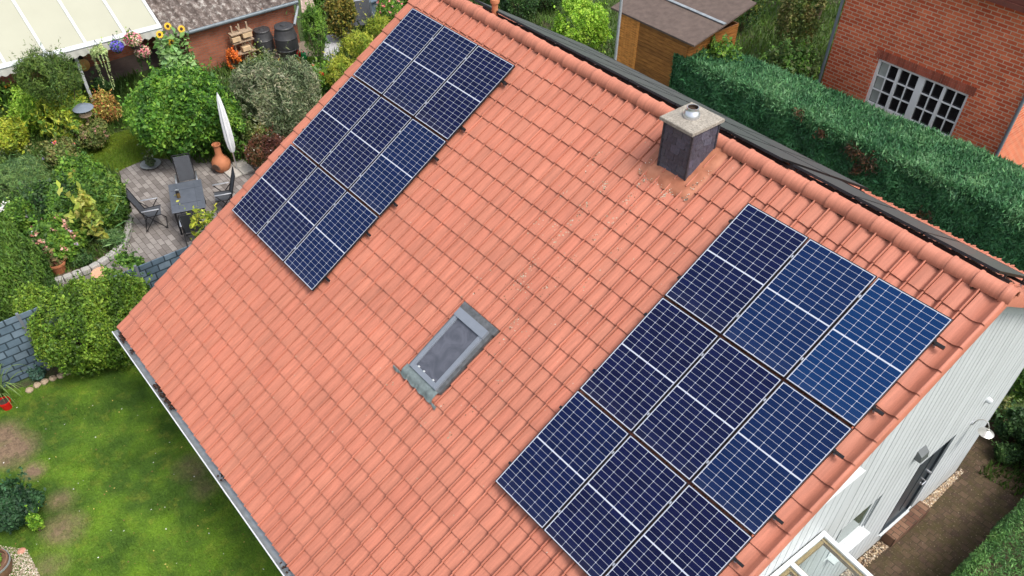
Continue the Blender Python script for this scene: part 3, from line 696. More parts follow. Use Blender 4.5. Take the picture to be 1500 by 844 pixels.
# rails
def rail(u0, u1, v, f, label, group, ncl, start):
    t = empty('mounting_rail', f((u0 + u1) / 2, v, -.058), label, 'rail', group); org = ORG[t.name]
    mb = MB(); slab(mb, u0, u1, v - .02, v + .02, -.078, -.038, f=f); link('rail_bar', mesh('rail_bar', mb.v, mb.f, BLACK, mb.c), t)
    u = u0 + .3
    while u < u1: mb = MB(); slab(mb, u - .015, u + .015, v - .015, v + .03, -.150, -.078, f=f); u += .98; link('roof_hook', mesh('roof_hook', mb.v, mb.f, ALU, mb.c), t)
    for k in range(ncl + 1):
        uu = start + k * 1.06 - .01
        if k == 0: uu = start - .012
        if k == ncl: uu = start + ncl * 1.06 - .02 + .012
        mb = MB(); slab(mb, uu - .012, uu + .012, v - .022, v + .022, -.038, .004, f=f); slab(mb, uu - .006, uu + .006, v - .006, v + .006, .004, .009, f=f)
        link('clamp', mesh('clamp', mb.v, mb.f, BLACK if k in (0, ncl) else ALU, mb.c), t)
rw = ['uppermost', 'second', 'third', 'fourth', 'fifth', 'lowest']
for arr, (bu, bv) in (('left', (0, 0)), ('right', (AU, AV))):
    n_ = 0
    for j in range(3):
        for o_ in (.34, 1.42):
            rail(bu - .06, bu + 3.16 + (.14 if arr == 'right' else .10), bv + j * 1.788 + o_, RP, '%s black mounting rail under the %s array of panels' % (rw[n_], arr), 'black rails under the solar panels', 3, bu); n_ += 1
for (bu, nn, rows) in ((.80, 7, 2), (8.40, 3, 1)):
    for j in range(rows):
        for o_ in (.34, 1.42):
            rail(bu - .06, bu + nn * 1.06 + .08, .30 + j * 1.788 + o_, BP, 'black rail on the far slope, %s from the ridge under its %s block of panels' % (NTH[j * 2 + (o_ > 1)], 'wide' if nn == 7 else 'narrow'), 'rails on the far roof slope', nn, bu)

# ================================================================== GROUND
def ground_mat():
    m, nt, b = new_mat('garden_soil'); L = nt.links; tc = N(nt, 'ShaderNodeTexCoord')
    n1 = N(nt, 'ShaderNodeTexNoise'); n1.inputs['Scale'].default_value = 1.1; n1.inputs['Detail'].default_value = 9; n1.inputs['Roughness'].default_value = .65; L.new(tc.outputs['Object'], n1.inputs[0])
    n2 = N(nt, 'ShaderNodeTexNoise'); n2.inputs['Scale'].default_value = 30; n2.inputs['Detail'].default_value = 5; L.new(tc.outputs['Object'], n2.inputs[0])
    cr = N(nt, 'ShaderNodeValToRGB'); e = cr.color_ramp.elements; e[0].position = .34; e[0].color = (.050, .040, .022, 1); e[1].position = .52; e[1].color = (.050, .085, .018, 1)
    L.new(n1.outputs[0], cr.inputs[0]); mr = N(nt, 'ShaderNodeMapRange'); mr.inputs[1].default_value = .3; mr.inputs[2].default_value = .7; mr.inputs[3].default_value = .6; mr.inputs[4].default_value = 1.4; L.new(n2.outputs[0], mr.inputs[0])
    mx = N(nt, 'ShaderNodeMix', data_type='RGBA', blend_type='MULTIPLY'); mx.inputs[0].default_value = 1; L.new(cr.outputs[0], mx.inputs[6]); L.new(mr.outputs[0], mx.inputs[7]); L.new(mx.outputs[2], b.inputs['Base Color']); b.inputs['Roughness'].default_value = .95
    bp = N(nt, 'ShaderNodeBump'); bp.inputs['Strength'].default_value = .8; bp.inputs['Distance'].default_value = .04; L.new(n2.outputs[0], bp.inputs['Height']); L.new(bp.outputs[0], b.inputs['Normal'])
    return m
def sheet(name, poly, z, mat, kind='structure', cols=None):
    me = mesh(name, [(p[0], p[1], z) for p in poly], [tuple(range(len(poly)))], mat, [(1, 1, 1)])
    a = me.polygons[0]
    if a.normal.z < 0: me.flip_normals()
    o = link(name, me); return tag(o, kind=kind)
def PG(*pts, z=GZ): return [tuple(G(x, y, z)[:2]) for x, y in pts]
sheet('ground', [(-150, -150), (150, -150), (150, 150), (-150, 150)], GZ, ground_mat())

def vnoise(x, y, s, seed=0):
    """smooth value noise, vectorised"""
    x = np.asarray(x) * s + seed * 17.3; y = np.asarray(y) * s + seed * 9.1
    xi = np.floor(x).astype(int); yi = np.floor(y).astype(int); fx = x - xi; fy = y - yi; fx = fx * fx * (3 - 2 * fx); fy = fy * fy * (3 - 2 * fy)
    def h(a, b): n = (a * 374761393 + b * 668265263 + seed * 1274126177) & 0x7fffffff; n = ((n ^ (n >> 13)) * 1274126177) & 0x7fffffff; return ((n ^ (n >> 16)) & 0xffff) / 65535.
    return (h(xi, yi) * (1 - fx) + h(xi + 1, yi) * fx) * (1 - fy) + (h(xi, yi + 1) * (1 - fx) + h(xi + 1, yi + 1) * fx) * fy
def fbm(x, y, s, seed=0): return (vnoise(x, y, s, seed) * .5 + vnoise(x, y, s * 2.1, seed + 1) * .28 + vnoise(x, y, s * 4.3, seed + 2) * .22)
def inpoly(x, y, poly):
    r = np.zeros(len(x), bool); n = len(poly)
    for i in range(n):
        (x0, y0), (x1, y1) = poly[i], poly[(i + 1) % n]
        c = ((y0 > y) != (y1 > y)) & (x < (x1 - x0) * (y - y0) / (y1 - y0 + 1e-12) + x0); r ^= c
    return r
# front lawn with worn patches (real bare soil, same map for sheet and blades)
PATCH = [(G(20, 660), .50, .75), (G(5, 640), .45, .6), (G(95, 775), .42, .55), (G(75, 830), .35, .35), (G(285, 685), .40, .40), (G(300, 715), .30, .35), (G(90, 735), .3, .45), (G(50, 690), .25, .7)]
def lawncol(x, y):
    bare = np.zeros(len(x))
    for c, r, a in PATCH: bare = np.maximum(bare, a * np.clip(1.35 - np.hypot(x - c[0], y - c[1]) / r, 0, 1))
    bare = np.clip(bare * 1.5 * (0.45 + 1.1 * fbm(x, y, 4.5, 4)) , 0, 1)
    g = fbm(x, y, 1.3, 1); g2 = fbm(x, y, 6, 9)
    dark = np.array([.055, .120, .010]); light = np.array([.145, .265, .016]); yel = np.array([.25, .28, .035])
    t = np.clip((g - .30) * 2.1, 0, 1)[:, None]; c = dark * (1 - t) + light * t
    u = np.clip((g2 - .55) * 2.2, 0, 1)[:, None] * .6; c = c * (1 - u) + yel * u
    s = np.array([.20, .135, .085]) * (0.75 + .5 * vnoise(x, y, 22, 3))[:, None]; b = bare[:, None]
    return c * (1 - b) + s * b, bare
LAWN = [(-3.0, -13.5), (-3.0, -9.8)] + PG((40, 568), (110, 545), (190, 520), (260, 480)) + [(9.5, -6.9), (9.5, -13.5)]
xs = np.arange(-5, 9.6, .07); ys = np.arange(-13.6, -6.5, .07); XX, YY = np.meshgrid(xs, ys)
V = np.c_[XX.ravel(), YY.ravel(), np.full(XX.size, GZ + .005) + .02 * fbm(XX.ravel(), YY.ravel(), 2, 5)]
nx = len(xs); ny = len(ys); I = np.arange(nx * ny).reshape(ny, nx)
Q = np.stack([I[:-1, :-1], I[:-1, 1:], I[1:, 1:], I[1:, :-1]], -1).reshape(-1, 4)
cen = V[Q].mean(1); keep = inpoly(cen[:, 0], cen[:, 1], LAWN); Q = Q[keep]; cl, _ = lawncol(cen[keep][:, 0], cen[keep][:, 1])
me = mesh('lawn', V, Q, plain('lawn_base', (.8, .8, .8), .95, noise=.35, scale=30, bump=.6, bscale=60, useattr=True), cl); tag(link('lawn', me), kind='structure')
def blades(name, poly, n, colf, h=(.02, .05), seed=1, wid=.006):
    rg = np.random.default_rng(seed); P = np.array(poly); lo, hi = P.min(0), P.max(0)
    x = rg.uniform(lo[0], hi[0], n); y = rg.uniform(lo[1], hi[1], n); k = inpoly(x, y, poly); x, y = x[k], y[k]
    c, bare = colf(x, y); k = rg.random(len(x)) > bare * 1.15; x, y, c = x[k], y[k], c[k]; n = len(x)
    hh = rg.uniform(*h, n); an = rg.uniform(0, 2 * np.pi, n); ln = rg.uniform(0, .8, n) * hh; la = rg.uniform(0, 2 * np.pi, n); z0 = GZ + .008
    wx, wy = np.cos(an) * wid / 2, np.sin(an) * wid / 2
    V = np.empty((n, 3, 3)); V[:, 0] = np.c_[x - wx, y - wy, np.full(n, z0)]; V[:, 1] = np.c_[x + wx, y + wy, np.full(n, z0)]; V[:, 2] = np.c_[x + np.cos(la) * ln, y + np.sin(la) * ln, z0 + hh]
    c = c * rg.uniform(.7, 1.45, (n, 1)) * (1 + rg.normal(0, .08, (n, 3)))
    me = mesh(name, V.reshape(-1, 3), np.arange(3 * n).reshape(-1, 3), LEAF, np.clip(c, .004, 1)); o = link(name, me)
    return tag(o, kind='stuff')
VIS = PG((-30, 590), (40, 568), (110, 545), (190, 515), (440, 860), (-30, 860))
o = blades('grass', VIS, 260000, lawncol, seed=3)
tag(o, 'short mown grass of the front lawn with yellow and dark patches', 'grass')

rg = np.random.default_rng(19); LP = np.array(VIS); x = rg.uniform(LP[:, 0].min(), LP[:, 0].max(), 260); y = rg.uniform(LP[:, 1].min(), LP[:, 1].max(), 260); k = inpoly(x, y, VIS); x, y = x[k], y[k]; V = []; Fc = []; C = []
for a_, b_ in zip(x, y):
    s_ = rg.uniform(.008, .022); th = rg.uniform(0, 6.28); b0 = len(V)
    for q in range(4): V.append((a_ + s_ * (1 if q % 2 else .6) * math.cos(th + q * 1.57), b_ + s_ * (1 if q % 2 else .6) * math.sin(th + q * 1.57), GZ + rg.uniform(.03, .045)))
    Fc.append((b0, b0 + 1, b0 + 2, b0 + 3)); C.append([(.55, .45, .12), (.30, .16, .06), (.75, .75, .70), (.20, .12, .05)][rg.integers(4)])
o = link('fallen_leaves', mesh('fallen_leaves', V, Fc, plain('dry_leaf', (.9, .9, .9), .9, useattr=True), C)); tag(o, 'scattered fallen leaves and daisies on the front lawn', 'leaves', kind='stuff')
# back garden lawns
def lawncol2(x, y):
    t = np.clip((fbm(x, y, .8, 2) - .25) * 1.8, 0, 1)[:, None]; return np.array([.13, .22, .02]) * (1 - t) + np.array([.26, .32, .03]) * t, np.zeros(len(x))
L2 = PG((120, 250), (140, 205), (190, 190), (240, 190), (250, 235), (215, 232), (175, 252))
L3 = PG((425, 100), (430, 86), (460, 84), (485, 92), (485, 112), (440, 116))
for nm, po in (('back_lawn', L2), ('small_lawn', L3)):
    sheet(nm, po, GZ + .004, plain(nm + '_mat', (.10, .15, .02), .95, noise=.3, scale=8)); o = blades('grass', po, 30000, lawncol2, h=(.03, .07), seed=5, wid=.014)
    tag(o, {'back_lawn': 'small patch of bright lawn between the patio and the shrubs', 'small_lawn': 'small green lawn patch below the watering cans'}[nm], 'grass')

# patio
PAVE = brick_mat('patio_pavers', (.15, .133, .124), (.30, .275, .258), (.09, .075, .065), .30, .15, .008, 'XY', .9, .3, .18, .5)
PAT = PG((175, 250), (215, 234), (300, 225), (380, 240), (420, 300), (340, 420), (240, 450), (70, 440), (60, 420), (105, 412), (145, 398), (178, 372), (194, 340), (188, 300), (180, 275))
sheet('patio', PAT, GZ + .012, PAVE)
TERR = PG((-200, 60), (-120, 260), (30, 160), (130, 130), (240, 95), (330, 60), (300, -60))
sheet('terrace_floor', TERR, GZ + .008, plain('dark_paving', (.10, .075, .065), .85, noise=.25, scale=5))
sheet('garden_path', PG((478, 52), (512, 48), (512, 62), (492, 80), (488, 108), (478, 104), (474, 84)), GZ + .012, plain('light_gravel', (.42, .42, .43), .9, noise=.35, scale=60, bump=.6))
sheet('work_yard', PG((365, 95), (350, 70), (450, 60), (470, 84), (440, 88), (400, 98)), GZ + .006, plain('yard_soil', (.20, .16, .12), .9, noise=.3, scale=10, bump=.4))
BED = PG((190, 325), (185, 350), (172, 372), (140, 396), (85, 408), (80, 360), (140, 340))
sheet('flower_bed', BED, GZ + .03, plain('bed_soil', (.11, .085, .06), .95, noise=.4, scale=12, bump=.7))

# right hand path of mossy brown pavers
def path_mat():
    m = brick_mat('mossy_pavers', (.062, .040, .028), (.105, .068, .045), (.050, .038, .022), .17, .14, .010, 'XY', .9, .5, .35, .5)
    nt = m.node_tree; L = nt.links; b = nt.nodes['Principled BSDF']; tc = nt.nodes['Texture Coordinate']
    src = b.inputs['Base Color'].links[0].from_socket
    n = N(nt, 'ShaderNodeTexNoise'); n.inputs['Scale'].default_value = 3.5; n.inputs['Detail'].default_value = 9; n.inputs['Roughness'].default_value = .75; L.new(tc.outputs['Object'], n.inputs[0])
    r = N(nt, 'ShaderNodeMapRange'); r.inputs[1].default_value = .42; r.inputs[2].default_value = .60; r.inputs[4].default_value = .85; L.new(n.outputs[0], r.inputs[0])
    mx = N(nt, 'ShaderNodeMix', data_type='RGBA'); mx.inputs[7].default_value = (.062, .050, .020, 1); L.new(r.outputs[0], mx.inputs[0]); L.new(src, mx.inputs[6])
    v = N(nt, 'ShaderNodeTexNoise'); v.inputs['Scale'].default_value = 28; v.inputs['Detail'].default_value = 4; L.new(tc.outputs['Object'], v.inputs[0])
    r2 = N(nt, 'ShaderNodeMapRange'); r2.inputs[1].default_value = .62; r2.inputs[2].default_value = .70; r2.inputs[4].default_value = .7; L.new(v.outputs[0], r2.inputs[0])
    mx2 = N(nt, 'ShaderNodeMix', data_type='RGBA'); mx2.inputs[7].default_value = (.26, .20, .15, 1); L.new(r2.outputs[0], mx2.inputs[0]); L.new(mx.outputs[2], mx2.inputs[6]); L.new(mx2.outputs[2], b.inputs['Base Color'])
    return m
sheet('path', [(11.6, -8), (16.5, -8), (16.5, 7.5), (11.3, 7.5), (11.3, 4.9), (11.6, 4.9)], GZ + .008, path_mat())
# pebble strips
def pebbles(name, polys, n, smin, smax, pal, label, seed=4, z=GZ):
    rg = np.random.default_rng(seed); V = []; Fc = []; C = []
    base = np.array([(0, 0, 1), (1, 0, 0), (0, 1, 0), (-1, 0, 0), (0, -1, 0), (0, 0, -1)], float)
    tri = np.array([(0, 1, 2), (0, 2, 3), (0, 3, 4), (0, 4, 1), (5, 2, 1), (5, 3, 2), (5, 4, 3), (5, 1, 4)])
    for poly in polys:
        P = np.array(poly); lo, hi = P.min(0), P.max(0); x = rg.uniform(lo[0], hi[0], n * 3); y = rg.uniform(lo[1], hi[1], n * 3); k = inpoly(x, y, poly); x, y = x[k][:n], y[k][:n]
        for a, b in zip(x, y):
            s_ = rg.uniform(smin, smax); th = rg.uniform(0, 6.28); R_ = np.array([[math.cos(th), -math.sin(th), 0], [math.sin(th), math.cos(th), 0], [0, 0, 1]])
            v = (base * (s_ * rg.uniform(.7, 1.3), s_ * rg.uniform(.6, 1.1), s_ * .55) + rg.normal(0, s_ * .12, base.shape)) @ R_.T + (a, b, z + s_ * .35 + rg.uniform(0, .02))
            Fc.append(tri + 6 * len(V)); V.append(v); c = np.array(pal[rg.integers(len(pal))]) * rg.uniform(.8, 1.2); C += [c] * 8
    me = mesh(name, np.vstack(V), np.vstack(Fc), plain(name + '_stone', (1, 1, 1), .85, useattr=True), np.array(C)); o = link(name, me)
    return tag(o, label, 'gravel', kind='stuff')
TAN = [(.52, .40, .26), (.38, .27, .17), (.62, .54, .42), (.30, .20, .12), (.20, .14, .10), (.46, .36, .27)]
pebbles('gravel', [[(11.72, -1), (11.90, -1), (11.90, 2.2), (11.72, 2.2)], [(11.72, 3.46), (11.88, 3.46), (11.80, 5.0), (11.72, 5.0)]], 1300, .012, .032, TAN, 'tan pebbles in strips along the foot of the white gable wall')
pebbles('gravel', [PG((0, 800), (40, 806), (62, 850), (-10, 850))], 2600, .008, .02, [(.60, .50, .40), (.48, .38, .30), (.70, .62, .52), (.35, .27, .2)], 'pale gravel beside the round barrel planter at the lawn corner', seed=8)

# step at the door
mb = MB(); mb.box((11.825, 2.83, GZ + .13), (.24, 1.20, .26), bev=.012)
st = mb.build('door_step', brick_mat('step_brick', (.12, .06, .04), (.19, .11, .07), (.06, .045, .03), .22, .11, .008, 'XY', .9, .5, .3)); rebase(st, (11.825, 2.83, GZ)); tag(st, 'brown brick doorstep at the anthracite door of the white gable', 'doorstep')

# ================================================================== FOLIAGE
def cloud(name, parent, blobs, n, size, pal, mat=None, asp=.55, out=.5, up=.4, clump=.12, seed=1, zmin=GZ + .02, tip=None, depth=.16, lump=6.0):
    """leaf faces spread through the outer volume of a few overlapping lobes"""
    rg = np.random.default_rng(seed); P = []; Nn = []
    w_ = np.array([(b[1][0] * b[1][1] * b[1][2]) ** (2 / 3) for b in blobs]); w_ /= w_.sum()
    for (c, r), q in zip(blobs, w_):
        m = int(n * q * 1.5) + 8; d = rg.normal(size=(m, 3)); d /= np.linalg.norm(d, axis=1)[:, None]
        d[:, 2] = np.where((d[:, 2] < -.3) & (rg.random(m) < .6), -d[:, 2], d[:, 2])
        ph = seed * 1.7
        lum = (np.sin(d[:, 0] * lump + ph) * np.sin(d[:, 1] * lump * 1.1 + ph * 2) + np.sin(d[:, 2] * lump * 1.2 + ph * 3) * np.sin((d[:, 0] + d[:, 1]) * lump * 1.7)) * clump
        rad = (1 - np.abs(rg.normal(0, depth, m))) * (1 + lum) + rg.normal(0, .03, m)
        p = np.asarray(c) + d * rad[:, None] * np.asarray(r); P.append(p); Nn.append(d)
    P = np.vstack(P); Nn = np.vstack(Nn); ok = P[:, 2] > zmin
    for c, r in blobs: ok &= (((P - np.asarray(c)) / np.asarray(r)) ** 2).sum(1) > .42
    P = P[ok]; Nn = Nn[ok]
    if len(P) > n: s_ = rg.permutation(len(P))[:n]; P = P[s_]; Nn = Nn[s_]
    ns = max(8, n // 160); kk = 9; s_ = rg.integers(0, len(P), ns); gap_ = vnoise(P[:, 0], P[:, 1] + P[:, 2], 2.6, seed % 50)
    P0 = P[s_]; D0 = Nn[s_] * .6 + np.array([0, 0, .7]) + rg.normal(0, .35, (ns, 3)); L0 = size * rg.uniform(1.5, 4.0, (ns, 1, 1))
    SP = P0[:, None] + D0[:, None] * np.linspace(0, 1, kk)[None, :, None] * L0 + rg.normal(0, size * .25, (ns, kk, 3))
    keep = gap_ > .20 + .1 * rg.random(len(P)); P = P[keep]; Nn = Nn[keep]                      # holes between the branches
    P = np.vstack([P, SP.reshape(-1, 3)]); Nn = np.vstack([Nn, np.repeat(Nn[s_ % len(Nn)], kk, 0)]); ok = P[:, 2] > zmin
    return leaves(name, parent, P[ok], Nn[ok], size, pal, mat, asp, out, up, rg, tip)
    for c, r in blobs: ok &= (((P - np.asarray(c)) / np.asarray(r)) ** 2).sum(1) > .42
    P = P[ok]; Nn = Nn[ok]
    if len(P) > n: s_ = rg.permutation(len(P))[:n]; P = P[s_]; Nn = Nn[s_]
    return leaves(name, parent, P, Nn, size, pal, mat, asp, out, up, rg, tip)
def leaves(name, parent, P, Nn, size, pal, mat, asp, out, up, rg, tip=None):
    n = len(P); nr = rg.normal(size=(n, 3)); nr /= np.linalg.norm(nr, axis=1)[:, None]
    nv = Nn * out + np.array([0, 0, up]) + nr * .75; nv /= np.linalg.norm(nv, axis=1)[:, None]
    t = rg.normal(size=(n, 3)); 
    if tip is not None: t = t * .55 + Nn * tip[0] + np.array([0, 0, tip[1]])
    t -= nv * (t * nv).sum(1)[:, None]; t /= np.linalg.norm(t, axis=1)[:, None] + 1e-9; bt = np.cross(nv, t)
    L = size * np.clip(rg.lognormal(0, .32, n), .4, 1.9)[:, None]; W = L * asp
    V = np.empty((n, 4, 3)); V[:, 0] = P - t * L * .5; V[:, 1] = P + bt * W * .5 - t * L * .05; V[:, 2] = P + t * L * .5 - nv * L * .12; V[:, 3] = P - bt * W * .5 - t * L * .05
    pal = np.array(pal, float); k = len(pal)
    q = (vnoise(P[:, 0] + P[:, 2], P[:, 1] - P[:, 2] * .7, 2.2 / max(size * 8, .5), 3) - .5) * 1.3 + rg.random(n); idx = np.clip((q * k * .75 + k * .12).astype(int), 0, k - 1)
    c = pal[idx] * 1.5 * rg.uniform(.75, 1.3, (n, 1)) * (1 + rg.normal(0, .06, (n, 3)))
    me = mesh(name, V.reshape(-1, 3), np.arange(4 * n).reshape(-1, 4), mat or LEAF, np.clip(c, .003, 1)); return link(name, me, parent)
def stems(parent, c, z0, z1, r, k=7, rad=.02, name='stem', seed=1):
    rg = random.Random(seed); mb = MB()
    for i in range(k):
        an = 6.283 * i / k + rg.uniform(-.4, .4); e = (c[0] + r * math.cos(an) * .75, c[1] + r * math.sin(an) * .75, z1 - rg.uniform(0, .3) * (z1 - z0))
        m_ = (c[0] + r * math.cos(an) * .25, c[1] + r * math.sin(an) * .25, z0 + (z1 - z0) * .45)
        mb.tube([(c[0] + .03 * math.cos(an), c[1] + .03 * math.sin(an), z0), m_, e], [rad, rad * .7, rad * .25], n=6)
    return mb.build(name, WOODB, parent)
GREEN = [(.030, .075, .012), (.055, .125, .018), (.085, .175, .022), (.14, .24, .03)]
DARK = [(.014, .035, .012), (.022, .055, .016), (.035, .080, .020), (.055, .11, .028)]
BRIGHT = [(.06, .14, .012), (.10, .21, .018), (.16, .28, .025), (.22, .34, .04)]
YELG = [(.10, .15, .015), (.17, .22, .02), (.27, .30, .03), (.34, .34, .05)]
GREY = [(.06, .085, .04), (.10, .13, .065), (.15, .18, .095), (.21, .21, .13)]
OLIVE = [(.045, .07, .018), (.075, .11, .025), (.12, .15, .035), (.16, .15, .05)]
sd_ = [100]
def bush(px, py, rpx, h, label, pal=GREEN, n=9000, size=.07, cat='shrub', name='shrub', lobes=4, mat=None, asp=.55, tip=None, ry=1.0, clump=.12, depth=.16, flowers=None, group=None, xw=None, at=None, rz=None, kw={}):
    sd_[0] += 1; rg = random.Random(sd_[0]); zc = GZ + h * .52
    c = G(px, py, zc)
    if xw is not None: c = vx((px, py), xw); h = (c[2] - GZ) / .52
    if at is not None: c = np.array((at[0], at[1], zc))
    r = rpx / PXM(c)
    t = empty(name, (c[0], c[1], GZ), label, cat, group)
    hb = h if rz is None else rz / .46; bl = [(c, (r * .86, r * .86 * ry, hb * .46))]; h_full = h; h = hb
    for i in range(lobes):
        an = 6.283 * i / max(lobes, 1) + rg.uniform(-.5, .5); k = rg.uniform(.38, .5)
        bl.append((c + np.array((math.cos(an) * r * .55, math.sin(an) * r * .55 * ry, rg.uniform(-.15, .22) * h)), (r * k, r * k * ry, h * rg.uniform(.24, .34))))
    cloud('foliage', t, bl, n, size, pal, mat, asp=asp, tip=tip, clump=clump, seed=sd_[0], depth=depth, **kw)
    h = h_full; stems(t, c, GZ, GZ + h * (.75 if rz is None else .55), r, seed=sd_[0])
    if flowers:
        for fc, fn, fs in flowers:
            rn = np.random.default_rng(sd_[0] + 5); d = rn.normal(size=(fn, 3)); d[:, 2] = np.abs(d[:, 2]); d /= np.linalg.norm(d, axis=1)[:, None]
            P = c + d * np.array([r * .92, r * .92 * ry, h * .50]); kk = 14
            PP = np.repeat(P, kk, 0) + rn.normal(0, fs * .28, (fn * kk, 3)); fl_ = leaves('flowers', t, PP, np.repeat(d, kk, 0), fs * .5, fc, PETAL, .8, .6, .5, rn); tag(fl_, kind='stuff')
    return t
def core(parent, poly, z0, z1, name='blocking_core'):
    mb = MB(); mb.prism(poly, z0, z1); return mb.build(name, WOODB, parent)

# --- plants of the back garden
bush(266, 166, 88, 2.5, 'large round bright green bush beside the closed white parasol', [(.025, .075, .010), (.045, .12, .014), (.07, .165, .018), (.13, .24, .028)], 34000, .10, lobes=6, clump=.09, depth=.12, ry=.95)
bush(408, 145, 66, 2.5, 'loose grey green willow like shrub between the round bush and the tiled roof', GREY, 24000, .11, asp=.22, lobes=6, depth=.22)
bush(345, 200, 22, 1.6, 'dark green undergrowth shrub behind the parasol pole', GREEN, 3000, .08)
bush(372, 200, 26, 1.3, 'low mixed green shrub at the foot of the willow like shrub', OLIVE, 4000, .08)
bush(392, 222, 36, 1.2, 'dark red barberry bush next to the roof verge', [(.05, .018, .012), (.09, .03, .02), (.12, .05, .02), (.06, .05, .02)], 9000, .05, flowers=[([(.6, .5, .45)], 22, .03)])
t = bush(500, 112, 27, 1.2, 'lime yellow thuja along the roof verge, its lower lobe by the path', YELG, 6000, .10, asp=.18, tip=(.8, .6), lobes=3)
bush(527, 76, 31, 1.4, 'yellow green thuja at the roof verge, middle one by the grey bench', YELG, 8000, .10, asp=.18, tip=(.8, .6), lobes=3)
bush(556, 48, 24, 1.3, 'yellow green thuja touching the pink flowers at the roof verge', YELG, 5000, .10, asp=.18, tip=(.8, .6), lobes=3)
bush(462, 52, 21, 2.2, 'upright light green conifer right of the dark rain barrels', GREEN, 8000, .10, asp=.18, tip=(.6, .9), lobes=2, cat='conifer', name='conifer')
bush(497, 22, 26, 1.8, 'olive and ochre leaved shrub behind the conifer and the bench', [(.07, .08, .015), (.14, .13, .02), (.20, .15, .03), (.05, .07, .015)], 7000, .09)
bush(474, 2, 18, 1.6, 'green shrub behind the rain barrels at the photo edge', GREEN, 4000, .09)
bush(572, 22, 24, 1.5, 'pink flowering shrub between the grey bench and the roof top', GREEN, 5000, .08, flowers=[([(.70, .20, .22), (.75, .35, .30), (.65, .12, .16)], 26, .09)])
bush(600, 2, 16, 1.4, 'red flowering shrub just above the upper roof corner', GREEN, 3000, .08, flowers=[([(.6, .05, .06), (.75, .3, .3)], 16, .09)])
bush(470, 115, 22, .9, 'low shrub with red roses beside the roof verge', GREEN, 4000, .07, flowers=[([(.55, .02, .02), (.7, .06, .04)], 7, .11)])
bush(380, 98, 22, .7, 'low brownish green shrub in front of the rain barrels', OLIVE, 6000, .08)
bush(341, 88, 11, .8, 'small bright orange leaved plant by the brick wall', [(.45, .10, .02), (.60, .16, .02), (.30, .08, .02)], 2200, .06, lobes=2)
bush(76, 114, 47, 1.9, 'dark green needle shrub in front of the white awning post', xw=-12.6, rz=.80, pal=[(.030, .060, .012), (.055, .10, .018), (.09, .14, .025)], n=18000, size=.09, asp=.2, tip=(.8, .5), lobes=5)
bush(98, 178, 38, 1.6, 'yellow green shrub with drooping leaflets below the bird feeder', YELG[:3] + [(.10, .19, .03)], 12000, .13, asp=.3, lobes=5, depth=.25)
bush(48, 165, 32, 1.4, 'fresh green shrub left of the bird feeder', BRIGHT, 8000, .11, asp=.35, lobes=4, depth=.22)
bush(155, 158, 21, 1.1, 'spirea with yellow and reddish leaves right of the bird feeder', [(.30, .20, .05), (.34, .13, .05), (.22, .24, .04), (.42, .32, .10)], 5000, .06)
bush(136, 198, 24, .9, 'shrub with faded brown flower heads next to the small lawn', OLIVE, 5000, .07, flowers=[([(.28, .17, .12), (.35, .24, .16)], 24, .08)])
bush(152, 130, 13, .9, 'dark green leafy perennial under the hanging basket', DARK, 2500, .09)
bush(14, 200, 30, 1.2, 'lime leaved shrub behind the stone lantern', YELG[:3], 6000, .09)
bush(10, 140, 22, .8, 'green perennials at the edge of the dark terrace', GREEN, 4000, .09, flowers=[([(.7, .3, .03)], 5, .09)])
bush(85, 228, 36, .9, 'mixed perennials with violet blossoms left of the small lawn', OLIVE, 8000, .08, flowers=[([(.25, .15, .45), (.4, .3, .6)], 8, .07), ([(.75, .18, .05)], 5, .08)])
bush(28, 262, 46, 1.0, 'feathery blue green fennel mass at the left edge', [(.05, .10, .035), (.09, .16, .05), (.14, .22, .06)], 16000, .12, asp=.10, lobes=6, depth=.3)
bush(120, 262, 38, 1.3, 'mid green shrub between the fennel and the patio', GREEN, 12000, .08, lobes=5)
bush(150, 300, 44, 1.5, 'dense green shrub overhanging the patio edge', [(.030, .075, .012), (.05, .11, .016), (.09, .165, .022), (.13, .20, .03)], 18000, .085, lobes=6)
bush(80, 300, 40, 1.3, 'dark green shrub in the middle of the bed', DARK + GREEN[1:3], 12000, .085, lobes=5)
bush(135, 320, 13, 1.9, 'pale yellow green young magnolia rising from the bed', [(.22, .26, .04), (.32, .32, .07), (.16, .22, .04)], 420, .20, asp=.5, lobes=3, depth=.4)
bush(83, 350, 40, 1.1, 'hydrangea with faded pink flower heads behind the terracotta pot', GREEN, 9000, .10, flowers=[([(.50, .24, .20), (.58, .36, .28), (.42, .20, .14)], 24, .13), ([(.5, .42, .66)], 4, .10)])
bush(22, 322, 30, 1.0, 'rose bush with pale pink blossoms at the left edge', GREEN, 6000, .08, flowers=[([(.80, .62, .62), (.85, .78, .74)], 16, .10)])
bush(165, 350, 18, .45, 'low spiky green perennial inside the kerb', [(.06, .12, .04), (.10, .18, .06), (.15, .24, .09)], 1500, .22, asp=.10, lobes=3, tip=(1, .4))
bush(120, 378, 20, .3, 'low dark ground cover beside the terracotta pot', DARK, 2500, .06)
bush(196, 418, 32, 1.9, 'leafy shrub climbing over the slate pattern screen beside the roof', GREEN, 9000, .075, lobes=4)
bush(300, 338, 20, 1.5, 'thin yellow green shrub standing between the table and the roof verge', YELG, 650, .11, asp=.4, lobes=4, depth=.4)
